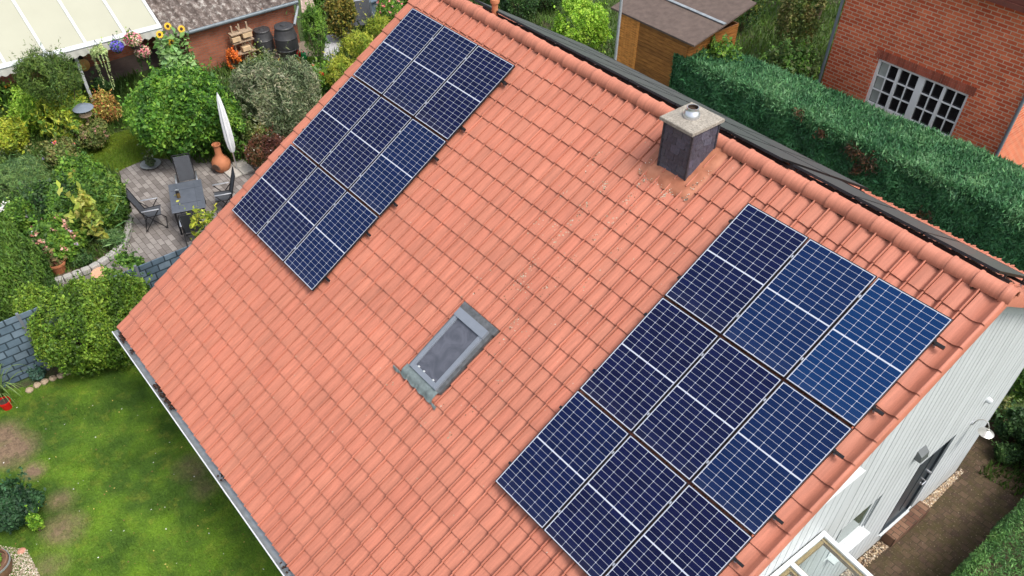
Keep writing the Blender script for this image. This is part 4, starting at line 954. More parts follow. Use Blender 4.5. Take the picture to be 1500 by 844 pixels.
# big clipped shrub
c = G(112, 478, GZ + 1.0); t = empty('shrub', (c[0], c[1], GZ), 'wide small leaved green shrub in front of the slate pattern screen', 'shrub')
pm = PXM(c)
cloud('foliage', t, [(G(110, 484, GZ + .95), (70 / pm, 60 / pm, .9)), (G(62, 462, GZ + 1.1), (34 / pm, 34 / pm, .75)), (G(170, 455, GZ + 1.05), (38 / pm, 38 / pm, .9)), (G(165, 500, GZ + .75), (32 / pm, 34 / pm, .7)), (G(110, 508, GZ + .7), (44 / pm, 34 / pm, .65)), (G(130, 452, GZ + 1.2), (40 / pm, 30 / pm, .7)), (G(200, 446, GZ + 1.1), (28 / pm, 28 / pm, .8))], 52000, .062, [(.030, .065, .006), (.055, .11, .010), (.09, .16, .015), (.15, .23, .025)], seed=77, clump=.10, depth=.13, lump=8)
stems(t, c, GZ, GZ + 1.4, .8, k=10)
# thuja dome at the left edge
def cone_tree(px, py_top, py_base, wpx, h, label, pal, n, size, name='thuja'):
    b = G(px, py_base, GZ); t = empty(name, b, label, 'conifer'); r = wpx / PXM(b); sd_[0] += 1; rg = np.random.default_rng(sd_[0])
    z = rg.random(n) ** 1.25; prof = np.sqrt(np.clip(1 - z ** 2.2, 0, 1)); an = rg.uniform(0, 6.283, n)
    rr = r * prof * (1 - np.abs(rg.normal(0, .09, n)) + .05 * np.sin(an * 7 + z * 9)); P = np.c_[b[0] + rr * np.cos(an), b[1] + rr * np.sin(an), GZ + .05 + z * h * (1 - np.abs(rg.normal(0, .02, n)))]
    Nn = np.c_[np.cos(an), np.sin(an), z * .8]; leaves('foliage', t, P, Nn, size, pal, NEEDLE, .22, .8, .1, rg, (.3, 1.3))
    mb = MB(); mb.tube([b, b + (0, 0, h * .8)], [.09, .02], n=8); mb.build('trunk', WOODB, t); return t
cone_tree(20, 335, 442, 66, 2.7, 'dense dark green clipped thuja dome at the left edge', [(.024, .060, .008), (.042, .090, .010), (.065, .125, .014)], 34000, .10)
# ivy heap and small plants by the lawn
bush(18, 742, 44, .8, 'dark glossy ivy heap at the lower left of the lawn', [(.012, .035, .015), (.02, .055, .02), (.03, .08, .03)], 9000, .065, lobes=5, flowers=None)
bush(52, 765, 12, .5, 'light yellow green sprig at the edge of the ivy heap', BRIGHT, 500, .06, lobes=2)
bush(55, 548, 12, .25, 'small bluish rockery plant beside the edging stones', [(.03, .07, .05), (.05, .10, .07)], 700, .07, lobes=2)

# plants behind the house
bush(852, 42, 46, 2.0, 'bright light green privet bush left of the wooden shed', [(.09, .19, .012), (.15, .28, .02), (.22, .36, .03), (.28, .42, .05)], 20000, .075, lobes=6)
for i, (x, y, r_) in enumerate(((760, 2, 30), (800, -18, 30), (730, -25, 28))):
    bush(x, y, r_, 1.6, ['dark green hedge plant above the ridge, left of the light privet bush', 'dark green hedge plant behind the light privet bush', 'dark green hedge plant at the top left of the ridge'][i], DARK, 6000, .08)
bush(1140, 60, 48, 2.9, 'mid green shrub behind the hedge beside the shed roof', OLIVE[:2] + GREEN[:3], 14000, .085, lobes=5, at=(.55, 12.6))
bush(1075, 45, 34, 2.9, 'pale shoots of a shrub rising beside the shed roof', BRIGHT[:2] + GREEN, 9000, .09, lobes=4, depth=.30, at=(-.75, 11.35))
bush(1170, 30, 34, 2.6, 'darker leafy shrub left of the brick house', OLIVE, 9000, .085, lobes=5)
bush(1095, 0, 36, 2.2, 'dark bush behind the shed at the photo edge', DARK + [(.10, .13, .02)], 7000, .09)
def tree(px, py, h, r, label, pal, n, seed):
    b = G(px, py, GZ); t = empty('tree', b, label, 'tree'); mb = MB(); rg = random.Random(seed)
    mb.tube([b, b + (0.05, 0, h * .35), b + (-.05, .05, h * .75)], [.13, .10, .04], n=8)
    for i in range(7):
        an = 6.283 * i / 7; z0 = h * rg.uniform(.3, .6); mb.tube([b + (0, 0, z0), b + (r * .4 * math.cos(an), r * .4 * math.sin(an), z0 + h * .15), b + (r * .8 * math.cos(an), r * .8 * math.sin(an), z0 + h * .22)], [.05, .035, .01], n=6)
    mb.build('trunk', WOODB, t); bl = [(b + (0, 0, h * .68), (r * .8, r * .8, h * .30))]
    for i in range(6): an = 6.283 * i / 6 + rg.random(); bl.append((b + (r * .55 * math.cos(an), r * .55 * math.sin(an), h * rg.uniform(.5, .85)), (r * .45, r * .45, h * .18)))
    cloud('crown', t, bl, n, .11, pal, seed=seed, depth=.25)
tree(1195, 30, 3.0, 1.2, 'dark tree between the shed and the brick house', DARK, 11000, 31)
tree(1160, -25, 3.4, 1.3, 'yellowish tree above the dark shrubs at the photo edge', YELG[:2] + OLIVE, 9000, 33)
tree(700, -90, 3.5, 1.6, 'tree beyond the garden above the ridge end', DARK, 7000, 35)

# --- conifer hedge behind the house
def hedge(name, label, A, B, d0, d1, z1, n, palf, palt, size, seed, side=1, endcap=True):
    A = np.array(A[:2]); B = np.array(B[:2]); L = np.linalg.norm(B - A); ux = (B - A) / L; uy = np.array((-ux[1], ux[0])) * side
    t = empty(name, (*A, GZ), label, 'hedge'); rg = np.random.default_rng(seed)
    def pt(s, d, z): return np.c_[A[0] + ux[0] * s + uy[0] * d, A[1] + ux[1] * s + uy[1] * d, z]
    H = z1 - GZ
    dd = lambda s: d0 + (d1 - d0) * s / L
    nf = int(n * .52); s = rg.uniform(-.05, L + .05, nf); z = GZ + H * rg.random(nf) ** .8
    wob = .07 * (vnoise(s, z, 3.0, seed) - .5) * 2 + .05 * (vnoise(s, z, 8, seed + 1) - .5)
    rnd = np.clip((z - (z1 - .35)) / .35, 0, 1) ** 2 * .10
    P1 = pt(s, np.abs(rg.normal(0, .07, nf)) + wob + rnd, z); N1 = np.repeat(np.r_[-uy, .15][None], nf, 0)
    nt_ = int(n * .42); s = rg.uniform(-.05, L + .05, nt_); q = rg.random(nt_); d = q * dd(s); zt = z1 + .09 * (vnoise(s, d, 2.5, seed + 2) - .5) - np.abs(rg.normal(0, .06, nt_)) - .14 * np.clip(1 - np.minimum(d, dd(s) - d) / .16, 0, 1) ** 2
    P2 = pt(s, d, zt); N2 = np.repeat(np.array([[0, 0, 1.]]), nt_, 0) - np.c_[np.repeat(uy[None] * .4, nt_, 0), np.zeros(nt_)]
    ne = n - nf - nt_; z = GZ + H * rg.random(ne); d = rg.random(ne) * d0; P3 = pt(np.abs(rg.normal(0, .06, ne)) - .04, d, z); N3 = np.repeat(np.r_[-ux, .1][None], ne, 0)
    k1 = (P1[:, 2] > z1 - .16 + .10 * np.sin(P1[:, 0] * 9))
    leaves('foliage', t, np.vstack([P1[~k1], P3]), np.vstack([N1[~k1], N3]), size, palf, NEEDLE, .26, .9, .1, rg, (.9, .3))
    leaves('young_tips', t, np.vstack([P1[k1], P2]), np.vstack([N1[k1], N2]), size * 1.35, palt, NEEDLE, .22, .5, .1, rg, (.3, 1.7))
    mb = MB(); c4 = [(A + ux * .18 + uy * .20), (B - ux * .18 + uy * .20), (B - ux * .18 + uy * (d1 - .2)), (A + ux * .18 + uy * (d0 - .2))]
    if side < 0: c4 = c4[::-1]
    mb.prism([tuple(p) for p in c4], GZ, z1 - .28); mb.build('blocking_core', WOODB, t)  # solid core added inside the hedge to block light
    return t
HZ = GZ + 2.5
a = G(989, 80, HZ); b_ = G(1500, 322, HZ); b_ = a + (b_ - a) * 1.35
h1 = hedge('conifer_hedge', 'tall blue green conifer hedge with pale clipped top behind the house', a, b_, 1.6, 2.5, HZ, 160000,
      [(.014, .055, .020), (.021, .085, .031), (.033, .115, .042), (.048, .145, .054)], [(.026, .088, .034), (.040, .120, .046), (.058, .150, .060), (.085, .185, .080)], .13, 41)
# brown dead spots in the hedge face
rn = np.random.default_rng(7); P = []
for (x, y, r_, q) in ((1205, 197, .09, 110), (1250, 222, .13, 170), (1272, 238, .15, 200), (1255, 250, .10, 90), (1352, 315, .12, 80), (1170, 165, .08, 50)):
    d_ = ray((x, y)); c = CAM + d_ * ((a[1] - .02 + (b_[1] - a[1]) * 0) - CAM[1]) / d_[1]; c[1] = a[1] + (b_[1] - a[1]) * (c[0] - a[0]) / (b_[0] - a[0])
    P.append(c + rn.normal(size=(q, 3)) * (r_, .05, r_ * .8) + (0, -.04, 0))
P = np.vstack(P); dt_ = leaves('dead_twigs', h1, P, np.repeat(np.array([[0, -1, .2]]), len(P), 0), .10, [(.045, .022, .010), (.08, .035, .015), (.03, .020, .010)], NEEDLE, .25, .9, .1, rn, (.9, .3)); tag(dt_, kind='stuff')

# clipped hedge at the lower right and shrubs there
a = G(1368, 870, GZ + 1.0); b_ = G(1520, 705, GZ + 1.0)
a2 = a + (a - b_) * .6; b2 = b_ + (b_ - a) * .5
hedge('box_hedge', 'clipped small leaved green hedge at the lower right corner', a2, b2, 1.3, 1.3, GZ + 1.0, 75000, [(.025, .07, .02), (.04, .10, .028), (.06, .14, .035)], [(.035, .09, .025), (.055, .13, .032), (.085, .18, .045)], .05, 51, side=-1)
bush(1492, 625, 30, .9, 'dark broad leaved shrub below the round wall lamp', DARK, 6000, .07)
bush(1500, 560, 26, 1.0, 'green leafy shrub right of the wall lamp', GREEN, 5000, .09)
bush(1475, 665, 18, .4, 'low dark ground cover at the end of the brown path', DARK, 3500, .05)
bush(1462, 600, 18, .6, 'olive shrub at the far end of the white gable', OLIVE, 3000, .06)
bush(1530, 660, 40, .9, 'dark shrub at the right edge beside the brown path', DARK, 6000, .07)

# ================================================================== OUTBUILDING, AWNING
BR2 = brick_mat('red_brick_garage', (.27, .085, .045), (.36, .125, .07), (.20, .13, .10), .24, .075, .010, 'YZ', .9, .4, .25)
ox = -14.6; gy0, gy1 = .10, 4.32; gzt = -5.36
t = empty('brick_outbuilding', (ox - 1.5, 2.2, GZ), 'low red brick outbuilding with lichened grey brown tile roof beside the awning', 'outbuilding')
mb = MB(); mb.box((ox - 1.5, (gy0 + gy1) / 2, (GZ + gzt) / 2), (3.0, gy1 - gy0 - .05, gzt - GZ)); mb.build('wall', BR2, t)
# roof: courses of pantiles running up towards -x
def pantiles(org, ex, ey, W_, L_, tw, tl, amp, lift, mat, name, parent, br0=1.0, seed=3):
    ex = np.array(ex, float); ey = np.array(ey, float); nn_ = np.cross(ex, ey); nn_ /= np.linalg.norm(nn_); org = np.array(org, float)
    V = []; Fc = []; C = []; rg = np.random.default_rng(seed); prof_t = np.linspace(0, 1, 9); prof = amp * np.array([.1, .6, 1, .8, .35, .05, 0, .05, .1])
    for r in range(int(L_ / tl)):
        for k in range(int(W_ / tw)):
            c = br0 * (1 + rg.normal(0, .12)); base = len(V); j_ = rg.normal(0, .004)
            for si, s_ in enumerate((0, 1)):
                for tt, ph in zip(prof_t, prof):
                    h = ph + (lift if s_ == 0 else 0) + j_; V.append(org + ex * (k + tt) * tw + ey * ((r + s_ * 1.1) * tl) + nn_ * h)
            for tt, ph in zip(prof_t, prof): V.append(org + ex * (k + tt) * tw + ey * (r * tl) + nn_ * (ph * .9 + j_))
            for i in range(8):
                Fc.append((base + i, base + i + 1, base + 9 + i + 1, base + 9 + i)); C.append((c, c, c)); Fc.append((base + 18 + i, base + 18 + i + 1, base + i + 1, base + i)); C.append((c, c, c))
    me = mesh(name, V, Fc, mat, C); return link(name, me, parent)
def old_tile_mat():
    m, nt, b = new_mat('lichened_tiles'); L = nt.links; tc = N(nt, 'ShaderNodeTexCoord'); at = N(nt, 'ShaderNodeAttribute', attribute_name='Col')
    n1 = N(nt, 'ShaderNodeTexNoise'); n1.inputs['Scale'].default_value = 6; n1.inputs['Detail'].default_value = 7; n1.inputs['Roughness'].default_value = .75; L.new(tc.outputs['Object'], n1.inputs[0])
    cr = N(nt, 'ShaderNodeValToRGB'); e = cr.color_ramp.elements; e[0].position = .44; e[0].color = (.085, .065, .055, 1); e[1].position = .62; e[1].color = (.34, .32, .29, 1); x_ = e.new(.54); x_.color = (.16, .13, .115, 1)
    L.new(n1.outputs[0], cr.inputs[0]); mx = N(nt, 'ShaderNodeMix', data_type='RGBA', blend_type='MULTIPLY'); mx.inputs[0].default_value = 1; L.new(cr.outputs[0], mx.inputs[6]); L.new(at.outputs[0], mx.inputs[7]); L.new(mx.outputs[2], b.inputs['Base Color']); b.inputs['Roughness'].default_value = .9
    return m
OLD = old_tile_mat()
sl_ = math.radians(20)
pantiles((ox + .18, gy1 + .12, gzt + .04), (0, -1, 0), (-math.cos(sl_), 0, math.sin(sl_)), 5.2, 3.3, .32, .40, .075, .045, OLD, 'roof', t)
mb = MB(); mb.tube([(ox + .24, gy0 + .0, gzt + .02), (ox + .24, gy1 + .05, gzt - .02)], .06, n=10); mb.build('gutter', plain('dull_zinc', (.14, .17, .19), .5, .3, noise=.2), t, smooth=True)
mb = MB(); mb.tube([(ox + .24, gy1 - .02, gzt - .02), (ox + .24, gy1 + .02, gzt - .18), (ox + .62, gy1 - .35, gzt - .42), (ox + .80, gy1 - .50, gzt - .50)], .05, n=10); mb.build('downpipe', ZINC, t, smooth=True)
# awning: fabric bays between white beams
AZ = -4.75
fa = G(-30, 107, AZ); fb = G(236, 39, AZ)
P1 = G(65, 76, AZ); d_ = ray((18, 0)); X1 = CAM + d_ * (P1[1] - CAM[1]) / d_[1]
inc = (X1 - P1); inc[1] = 0; inc /= np.linalg.norm(inc); AL = 4.2
t = empty('terrace_awning', ((fa + fb) / 2)[:2].tolist() + [GZ], 'cream terrace awning with white beams and scalloped white valance', 'awning')
fdir = (fb - fa) / np.linalg.norm(fb - fa); AW = np.linalg.norm(fb - fa)
CREAM = plain('cream_fabric', (.37, .37, .29), .8, noise=.03, scale=1.5)
mb = MB(); up = np.cross(fdir, inc); up = up if up[2] > 0 else -up
mb.bar(fa, fb, .16, .10, up=up)
ys_ = []
for (x, y) in ((4, 88), (65, 76), (122, 60), (178, 45), (233, 38)):
    q = G(x, y, AZ); s_ = (q - fa) @ fdir; ys_.append(s_); q = fa + fdir * s_; mb.bar(q, q + inc * AL, .09, .08, up=up)
mb.build('beam', WHITE, t)
ys_ = [0] + ys_
for s0, s1 in zip(ys_[:-1], ys_[1:]):
    if s1 - s0 < .3: continue
    nx_, ny_ = 8, 2; V = []; Fc = []
    for j in range(ny_ + 1):
        for i in range(nx_ + 1): q = i / nx_; V.append(fa + fdir * (s0 + .045 + (s1 - s0 - .09) * q) + inc * (.05 + (AL - .05) * j / ny_) - up * (.03 * math.sin(math.pi * q)) + up * .012)
    for j in range(ny_):
        for i in range(nx_): a_ = j * (nx_ + 1) + i; Fc.append((a_, a_ + 1, a_ + nx_ + 2, a_ + nx_ + 1))
    mb = MB(); mb.add(V, Fc); mb.build('fabric_bay', CREAM, t)
V = []; Fc = []; nv = 240
for i in range(nv + 1):
    s_ = AW * i / nv; q = fa + fdir * s_ - inc * 0 + np.array((.075, 0, -.04)); dep = .16 + .06 * abs(math.sin(s_ / .26 * math.pi)); w_ = .012 * math.sin(s_ / .26 * 2 * math.pi)
    V += [q, q + (w_, 0, -dep)]
for i in range(nv): Fc.append((2 * i, 2 * i + 1, 2 * i + 3, 2 * i + 2))
mb = MB(); mb.add(V, Fc); mb.build('valance', plain('valance_fabric', (.48, .48, .44), .85, noise=.05), t)
for (x, y) in ((104, 66), (229, 40)):
    q = G(x, y, AZ); mb = MB(); mb.box((q[0] - .02, q[1], (GZ + AZ) / 2), (.09, .09, AZ - GZ - .05)); mb.build('post', WHITE, t)
# dark house wall under the awning
t = empty('terrace_wall', (-17.6, -4, GZ), 'dark shaded back wall of the covered terrace under the awning', 'wall')
mb = MB(); mb.box((-17.7, -4.5, GZ + 1.3), (.2, 9.0, 2.6)); mb.build('brickwork', BR2, t)
mb = MB(); mb.box((-17.58, -3.2, GZ + 1.0), (.06, 1.0, 2.0)); mb.box((-17.58, -6.2, GZ + 1.2), (.06, 1.8, 1.2)); mb.build('door', glass_mat('dark_door', (.02, .02, .02), .2), t)
# wall pieces on the outbuilding: timber rack with plant pots
b = G(338, 100); bx_, by_ = ox + .25, b[1]
rx, ry = ox + .30, 1.95
t = empty('timber_rack', (rx, ry, GZ), 'weathered timber shelf rack with crates on the red brick wall', 'rack')
WD = plain('weathered_wood', (.34, .25, .17), .85, noise=.3, scale=14, bump=.3)
mb = MB()
for dy in (-.28, .0, .30): mb.box((rx, ry + dy, GZ + .70), (.05, .05, 1.4))
mb.bar((rx + .03, ry - .4, GZ + .2), (rx + .03, ry + .45, GZ + 1.1), .04); mb.bar((rx + .03, ry + .4, GZ + .4), (rx + .03, ry - .1, GZ + 1.35), .04)
mb.build('post', WD, t)
mb = MB()
for z in (.45, .85, 1.15): mb.box((rx + .05, ry, GZ + z), (.30, .8, .03))
mb.build('shelf', WD, t)
for i, (dy, z, w_) in enumerate(((-.25, .95, .30), (.18, 1.0, .34), (.05, .55, .3))):
    mb = MB(); mb.box((rx + .10, ry + dy, GZ + z + .04), (.24, w_, .14)); o = mb.build('crate', plain('crate_wood', (.55, .40, .24), .8, noise=.2), None); rebase(o, (rx + .10, ry + dy, GZ + z - .03))
    tag(o, ['pale wooden crate on the left of the timber rack', 'pale wooden crate on the right of the timber rack', 'wooden crate on the lowest shelf of the timber rack'][i], 'crate', 'crates on the timber rack')

# rain barrels
BARM = plain('barrel_plastic', (.045, .045, .048), .45, noise=.25, bump=.1)
def barrel(x, y, r, h, label):
    t = empty('rain_barrel', (x, y, GZ), label, 'barrel', 'rain barrels at the brick wall'); mb = MB()
    mb.lathe((x, y, GZ), [(0, 0), (r * .80, 0), (r * .93, h * .16), (r, h * .3), (r * 1.04, h * .32), (r, h * .34), (r * 1.03, h * .5), (r, h * .66), (r * 1.05, h * .68), (r, h * .70), (r * .88, h * .88), (r * .80, h * .96)], n=30); mb.build('body', BARM, t, smooth=True)
    mb = MB(); mb.lathe((x, y, GZ), [(r * .84, h * .95), (r * .86, h), (r * .80, h * 1.02), (r * .30, h * 1.02), (r * .26, h * 1.06), (0, h * 1.07)], n=30); mb.build('lid', BARM, t, smooth=True)
    mb = MB(); mb.tube([(x + r * .95, y, GZ + h * .15), (x + r * 1.15, y, GZ + h * .15), (x + r * 1.15, y, GZ + h * .1)], .02); mb.build('tap', BLACK, t)
q = G(391, 82); barrel(q[0], q[1], .34, .95, 'smaller dark rain barrel with closed lid, on the left')
q = G(424, 84); barrel(q[0], q[1], .40, 1.12, 'larger dark rain barrel under the zinc downpipe')
# watering cans
def can(px, py, col, label):
    b = G(px, py); t = empty('watering_can', b, label, 'watering can', 'watering cans beside the rain barrels'); m_ = plain('can_plastic', col, .4, noise=.08); mb = MB()
    mb.lathe(b, [(0, 0), (.10, 0), (.11, .03), (.095, .24), (.06, .27), (0, .27)], n=20); mb.build('body', m_, t, smooth=True)
    mb = MB(); mb.tube([b + (.08, .02, .06), b + (.20, .05, .20), b + (.28, .07, .32)], [.022, .016, .014]); mb.lathe(b + np.array((.28, .07, .31)), [(.014, 0), (.035, .04), (0, .045)], n=12); mb.build('spout', m_, t, smooth=True)
    mb = MB(); mb.tube([b + (-.09, 0, .05), b + (-.16, 0, .2), b + (-.08, 0, .36), b + (.05, 0, .30)], .014); mb.build('handle', m_, t, smooth=True)
can(432, 87, (.02, .22, .06), 'green watering can nearest the rain barrel'); can(438, 86, (.45, .015, .015), 'red watering can between two green ones'); can(446, 88, (.02, .25, .07), 'green watering can by the small lawn')
mb = MB(); q = G(425, 92)
mb.tube([q + (.35 * math.cos(a) * (1 + .1 * a), .5 * math.sin(a) * (1 - .06 * a), .03 + .01 * a) for a in np.linspace(0, 9, 60)], .018, n=6)
o = mb.build('garden_hose', plain('yellow_hose', (.48, .36, .07), .5)); rebase(o, q); tag(o, 'yellow garden hose lying coiled in front of the rain barrels', 'hose')
# sheet hanging from the outbuilding corner
q = np.array((ox + .55, gy1 + .25, gzt + .25)); V = []; Fc = []
for j in range(9):
    for i in range(7): a_ = i / 6 - .5; z = j / 8; V.append(q + np.array((.05 * math.sin(i * 1.9 + z * 2), a_ * (.45 + .2 * z), -.75 * z + .04 * math.cos(i * 2.4) * z)))
for j in range(8):
    for i in range(6): k_ = j * 7 + i; Fc.append((k_, k_ + 1, k_ + 8, k_ + 7))
mb = MB(); mb.add(V, Fc); o = mb.build('cloth', plain('pink_cloth', (.62, .47, .42), .85, noise=.1)); rebase(o, q - (0, 0, .75)); tag(o, 'pale pink cloth hanging at the corner of the brick outbuilding', 'cloth')

# bench (two seat textile glider)
b = G(528, 52); t = empty('garden_bench', b, 'grey textile two seat garden bench with aluminium frame', 'bench')
ang = math.atan2(*(G(551, 46) - G(512, 52))[1::-1]); ex = np.array((math.cos(ang), math.sin(ang), 0)); ey = np.array((ex[1], -ex[0], 0))   # ey: towards the viewer
if (CAM - b) @ ey < 0: ey = -ey
TEX = plain('dark_textile', (.060, .065, .075), .75, noise=.1, bump=.3, bscale=200)
AL = .95
for sgn in (-1, 1):
    mb = MB(); s0 = ex * sgn * .03; s1 = ex * sgn * .58
    P = [b + s0 + ey * .1 + (0, 0, .42), b + s1 + ey * .1 + (0, 0, .42), b + s1 - ey * .35 + (0, 0, .40), b + s0 - ey * .35 + (0, 0, .40)]; mb.add(P + [p - (0, 0, .02) for p in P], [(0, 1, 2, 3), (7, 6, 5, 4), (0, 4, 5, 1), (1, 5, 6, 2), (2, 6, 7, 3), (3, 7, 4, 0)]); mb.build('seat', TEX, t)
    mb = MB(); P = [b + s0 - ey * .35 + (0, 0, .42), b + s1 - ey * .35 + (0, 0, .42), b + s1 - ey * .52 + (0, 0, 1.05), b + s0 - ey * .52 + (0, 0, 1.05)]; mb.add(P + [p - ey * .02 for p in P], [(0, 1, 2, 3), (7, 6, 5, 4), (0, 4, 5, 1), (1, 5, 6, 2), (2, 6, 7, 3), (3, 7, 4, 0)]); mb.build('backrest', TEX, t)
    mb = MB(); e_ = ex * sgn * .62; mb.tube([b + e_ - ey * .45, b + e_ - ey * .40 + (0, 0, .62), b + e_ + ey * .12 + (0, 0, .62), b + e_ + ey * .15], .02); mb.tube([b + e_ - ey * .36 + (0, 0, .40), b + e_ - ey * .53 + (0, 0, 1.06)], .018); mb.build('leg_frame', ALU, t, smooth=True)
mb = MB(); mb.tube([b - ex * .62 - ey * .53 + (0, 0, 1.06), b + ex * .62 - ey * .53 + (0, 0, 1.06)], .018); mb.tube([b - ey * .35 + (0, 0, .41), b - ey * .53 + (0, 0, 1.06)], .015); mb.build('cross_tube', ALU, t, smooth=True)
# slate blue thing behind it: low shed roof
q = G(540, 5, GZ + .8); mb = MB(); mb.box((q[0] - .6, q[1] + .6, GZ + .40), (1.2, 1.6, .8)); mb.box((q[0] - .6, q[1] + .6, GZ + .83), (1.35, 1.75, .05)); o = mb.build('garden_box', plain('blue_grey_boards', (.10, .14, .18), .6, noise=.2)); rebase(o, (q[0] - .6, q[1] + .6, GZ)); tag(o, 'blue grey garden storage box behind the textile bench', 'storage box')

# hanging baskets, sunflowers
def basket(px, py, z, r, label, pal, fl, trail=0, pot=(.05, .04, .035)):
    c = vx((px, py), -13.42); t = empty('hanging_basket', c, label, 'hanging basket', 'flower baskets hanging from the awning'); mb = MB()
    mb.lathe(c, [(0, -r * .7), (r * .5, -r * .65), (r * .8, -r * .1), (r * .85, 0), (0, 0)], n=16); mb.build('pot', plain('basket_pot', pot, .7), t, smooth=True)
    mb = MB()
    for k in range(3): mb.tube([c + (r * .8 * math.cos(k * 2.1), r * .8 * math.sin(k * 2.1), 0), c + (0, 0, .45)], .006, n=4)
    mb.build('chain', BLACK, t); sd_[0] += 1
    bl = [(c + (0, 0, r * .3), (r, r, r * .7))]
    cloud('foliage', t, bl, 1500, .06, pal, seed=sd_[0], zmin=-50, depth=.25)
    if trail:
        rn = np.random.default_rng(5); n_ = 1400; z_ = rn.random(n_) ** 1.3; an = (rn.integers(0, 14, n_) / 14) * 6.283; rr = r * (1.0 - z_ * .35) + rn.normal(0, .015, n_)
        P = np.c_[c[0] + rr * np.cos(an), c[1] + rr * np.sin(an), c[2] + .1 - z_ * trail * (.5 + .5 * np.sin(an * 3 + 1))]; leaves('trailing_stems', t, P, np.c_[np.cos(an), np.sin(an), 0 * an], .04, pal, None, .6, .8, .2, rn)
    if fl: 
        rn = np.random.default_rng(6); d = rn.normal(size=(700, 3)); d /= np.linalg.norm(d, axis=1)[:, None]; leaves('flowers', t, c + (0, 0, r * .35) + d * r * np.array((1.02, 1.02, .75)), d, .05, fl, PETAL, .8, .6, .3, rn)
basket(146, 80, -5.35, .25, 'hanging basket with long trailing pale green foliage', [(.28, .34, .14), (.36, .42, .20), (.20, .26, .10)], None, 1.25)
basket(172, 71, -5.2, .19, 'hanging basket full of violet blue flowers', GREEN, [(.13, .11, .48), (.20, .16, .6), (.10, .08, .36)])
basket(196, 62, -5.1, .26, 'hanging basket of pink and cream flowers nearest the outbuilding', GREEN, [(.62, .12, .22), (.72, .28, .32), (.70, .55, .40)])
basket(210, 80, -5.6, .24, 'hanging basket of dark leaves with small pale flowers', DARK, [(.6, .5, .35), (.6, .2, .25)], .7)
def sunflower(px, py, hh, label):
    q_ = vx((px, py), -13.55); b = np.array((q_[0], q_[1], GZ)); hh = q_[2] - GZ; t = empty('sunflower', b, label, 'sunflower', 'sunflowers beside the outbuilding'); mb = MB(); top = b + (.05, .02, hh); mb.tube([b, b + (.02, 0, hh * .6), top], [.02, .016, .012], n=6); mb.build('stem', plain('green_stem', (.10, .20, .04), .7), t)
    dr = np.array((.80, -.35, .45)); dr /= np.linalg.norm(dr); rn = np.random.default_rng(int(px)); a1 = np.cross(dr, (0, 0, 1)); a1 /= np.linalg.norm(a1); a2 = np.cross(dr, a1)
    V = []; Fc = []
    for k in range(18):
        an = 6.283 * k / 18; u_ = a1 * math.cos(an) + a2 * math.sin(an); w_ = -a1 * math.sin(an) + a2 * math.cos(an); V += [top + u_ * .04, top + u_ * .08 + w_ * .02, top + u_ * .125, top + u_ * .08 - w_ * .02]; Fc.append(tuple(range(4 * k, 4 * k + 4)))
    mb = MB(); mb.add(V, Fc); mb.build('petals', plain('sun_petal', (.78, .46, .02), .6), t)
    mb = MB(); V = [top + dr * .02 + a1 * .05 * math.cos(k * .5236) + a2 * .05 * math.sin(k * .5236) for k in range(12)] + [top + dr * .035]; mb.add(V, [(k, (k + 1) % 12, 12) for k in range(12)]); mb.build('seed_head', plain('seed_head', (.06, .03, .012), .9), t)
    n_ = 90; z = rn.uniform(.3, .97, n_); an = rn.uniform(0, 6.283, n_); P = np.c_[b[0] + .2 * np.cos(an), b[1] + .2 * np.sin(an), GZ + z * hh]; leaves('leaves', t, P, np.c_[np.cos(an), np.sin(an), .5 + 0 * an], .22, [(.10, .20, .05), (.15, .27, .08), (.20, .33, .12)], None, .65, .6, .5, rn)
for i, (x, y, h_) in enumerate(((244, 38, 1.75), (250, 62, 1.35), (232, 50, 1.5), (264, 42, 1.5))):
    sunflower(x, y, h_, ['sunflower with the tallest stem in the group by the awning', 'low sunflower facing the garden in front of the brick wall', 'left sunflower next to the awning corner', 'right sunflower in front of the outbuilding roof edge'][i])
# orange lampion under the awning
q = G(124, 97, -5.9); mb = MB(); mb.lathe((0, 0, 0), [(0, 0), (.12, .01), (.19, .05), (.20, .08), (.12, .12), (0, .13)], n=24); V = np.array(mb.v); V = V @ np.array([[0, 0, 1], [0, 1, 0], [-1, 0, 0.]]) + q; mb.v = [tuple(p) for p in V]
o = mb.build('wall_plate', plain('orange_plate', (.62, .33, .10), .5), None, smooth=True); rebase(o, q); tag(o, 'round orange plate hanging at the awning post', 'plate')
# bird feeder
b = G(124, 205); t = empty('bird_feeder', b, 'round grey roofed bird feeder on a pole among the shrubs', 'bird feeder'); q = G(121, 157, GZ + 1.35); b = np.array((q[0], q[1], GZ)); 
mb = MB(); mb.tube([b, b + (0, 0, 1.1)], .025, n=8); mb.build('pole', WD, t)
mb = MB(); mb.lathe(b, [(0, 1.10), (.20, 1.10), (.20, 1.13), (.17, 1.13), (.17, 1.22)], n=24); mb.build('tray', WD, t)
mb = MB(); mb.lathe(b, [(.29, 1.30), (.31, 1.32), (.20, 1.39), (0, 1.42)], n=28); mb.lathe(b, [(0, 1.31), (.29, 1.30)], n=28); mb.build('roof', plain('grey_lid', (.16, .19, .23), .5), t, smooth=True)
mb = MB()
for k in range(4): mb.tube([b + (.15 * math.cos(k * 1.57), .15 * math.sin(k * 1.57), 1.13), b + (.15 * math.cos(k * 1.57), .15 * math.sin(k * 1.57), 1.31)], .012, n=6)
mb.build('upright', WD, t)
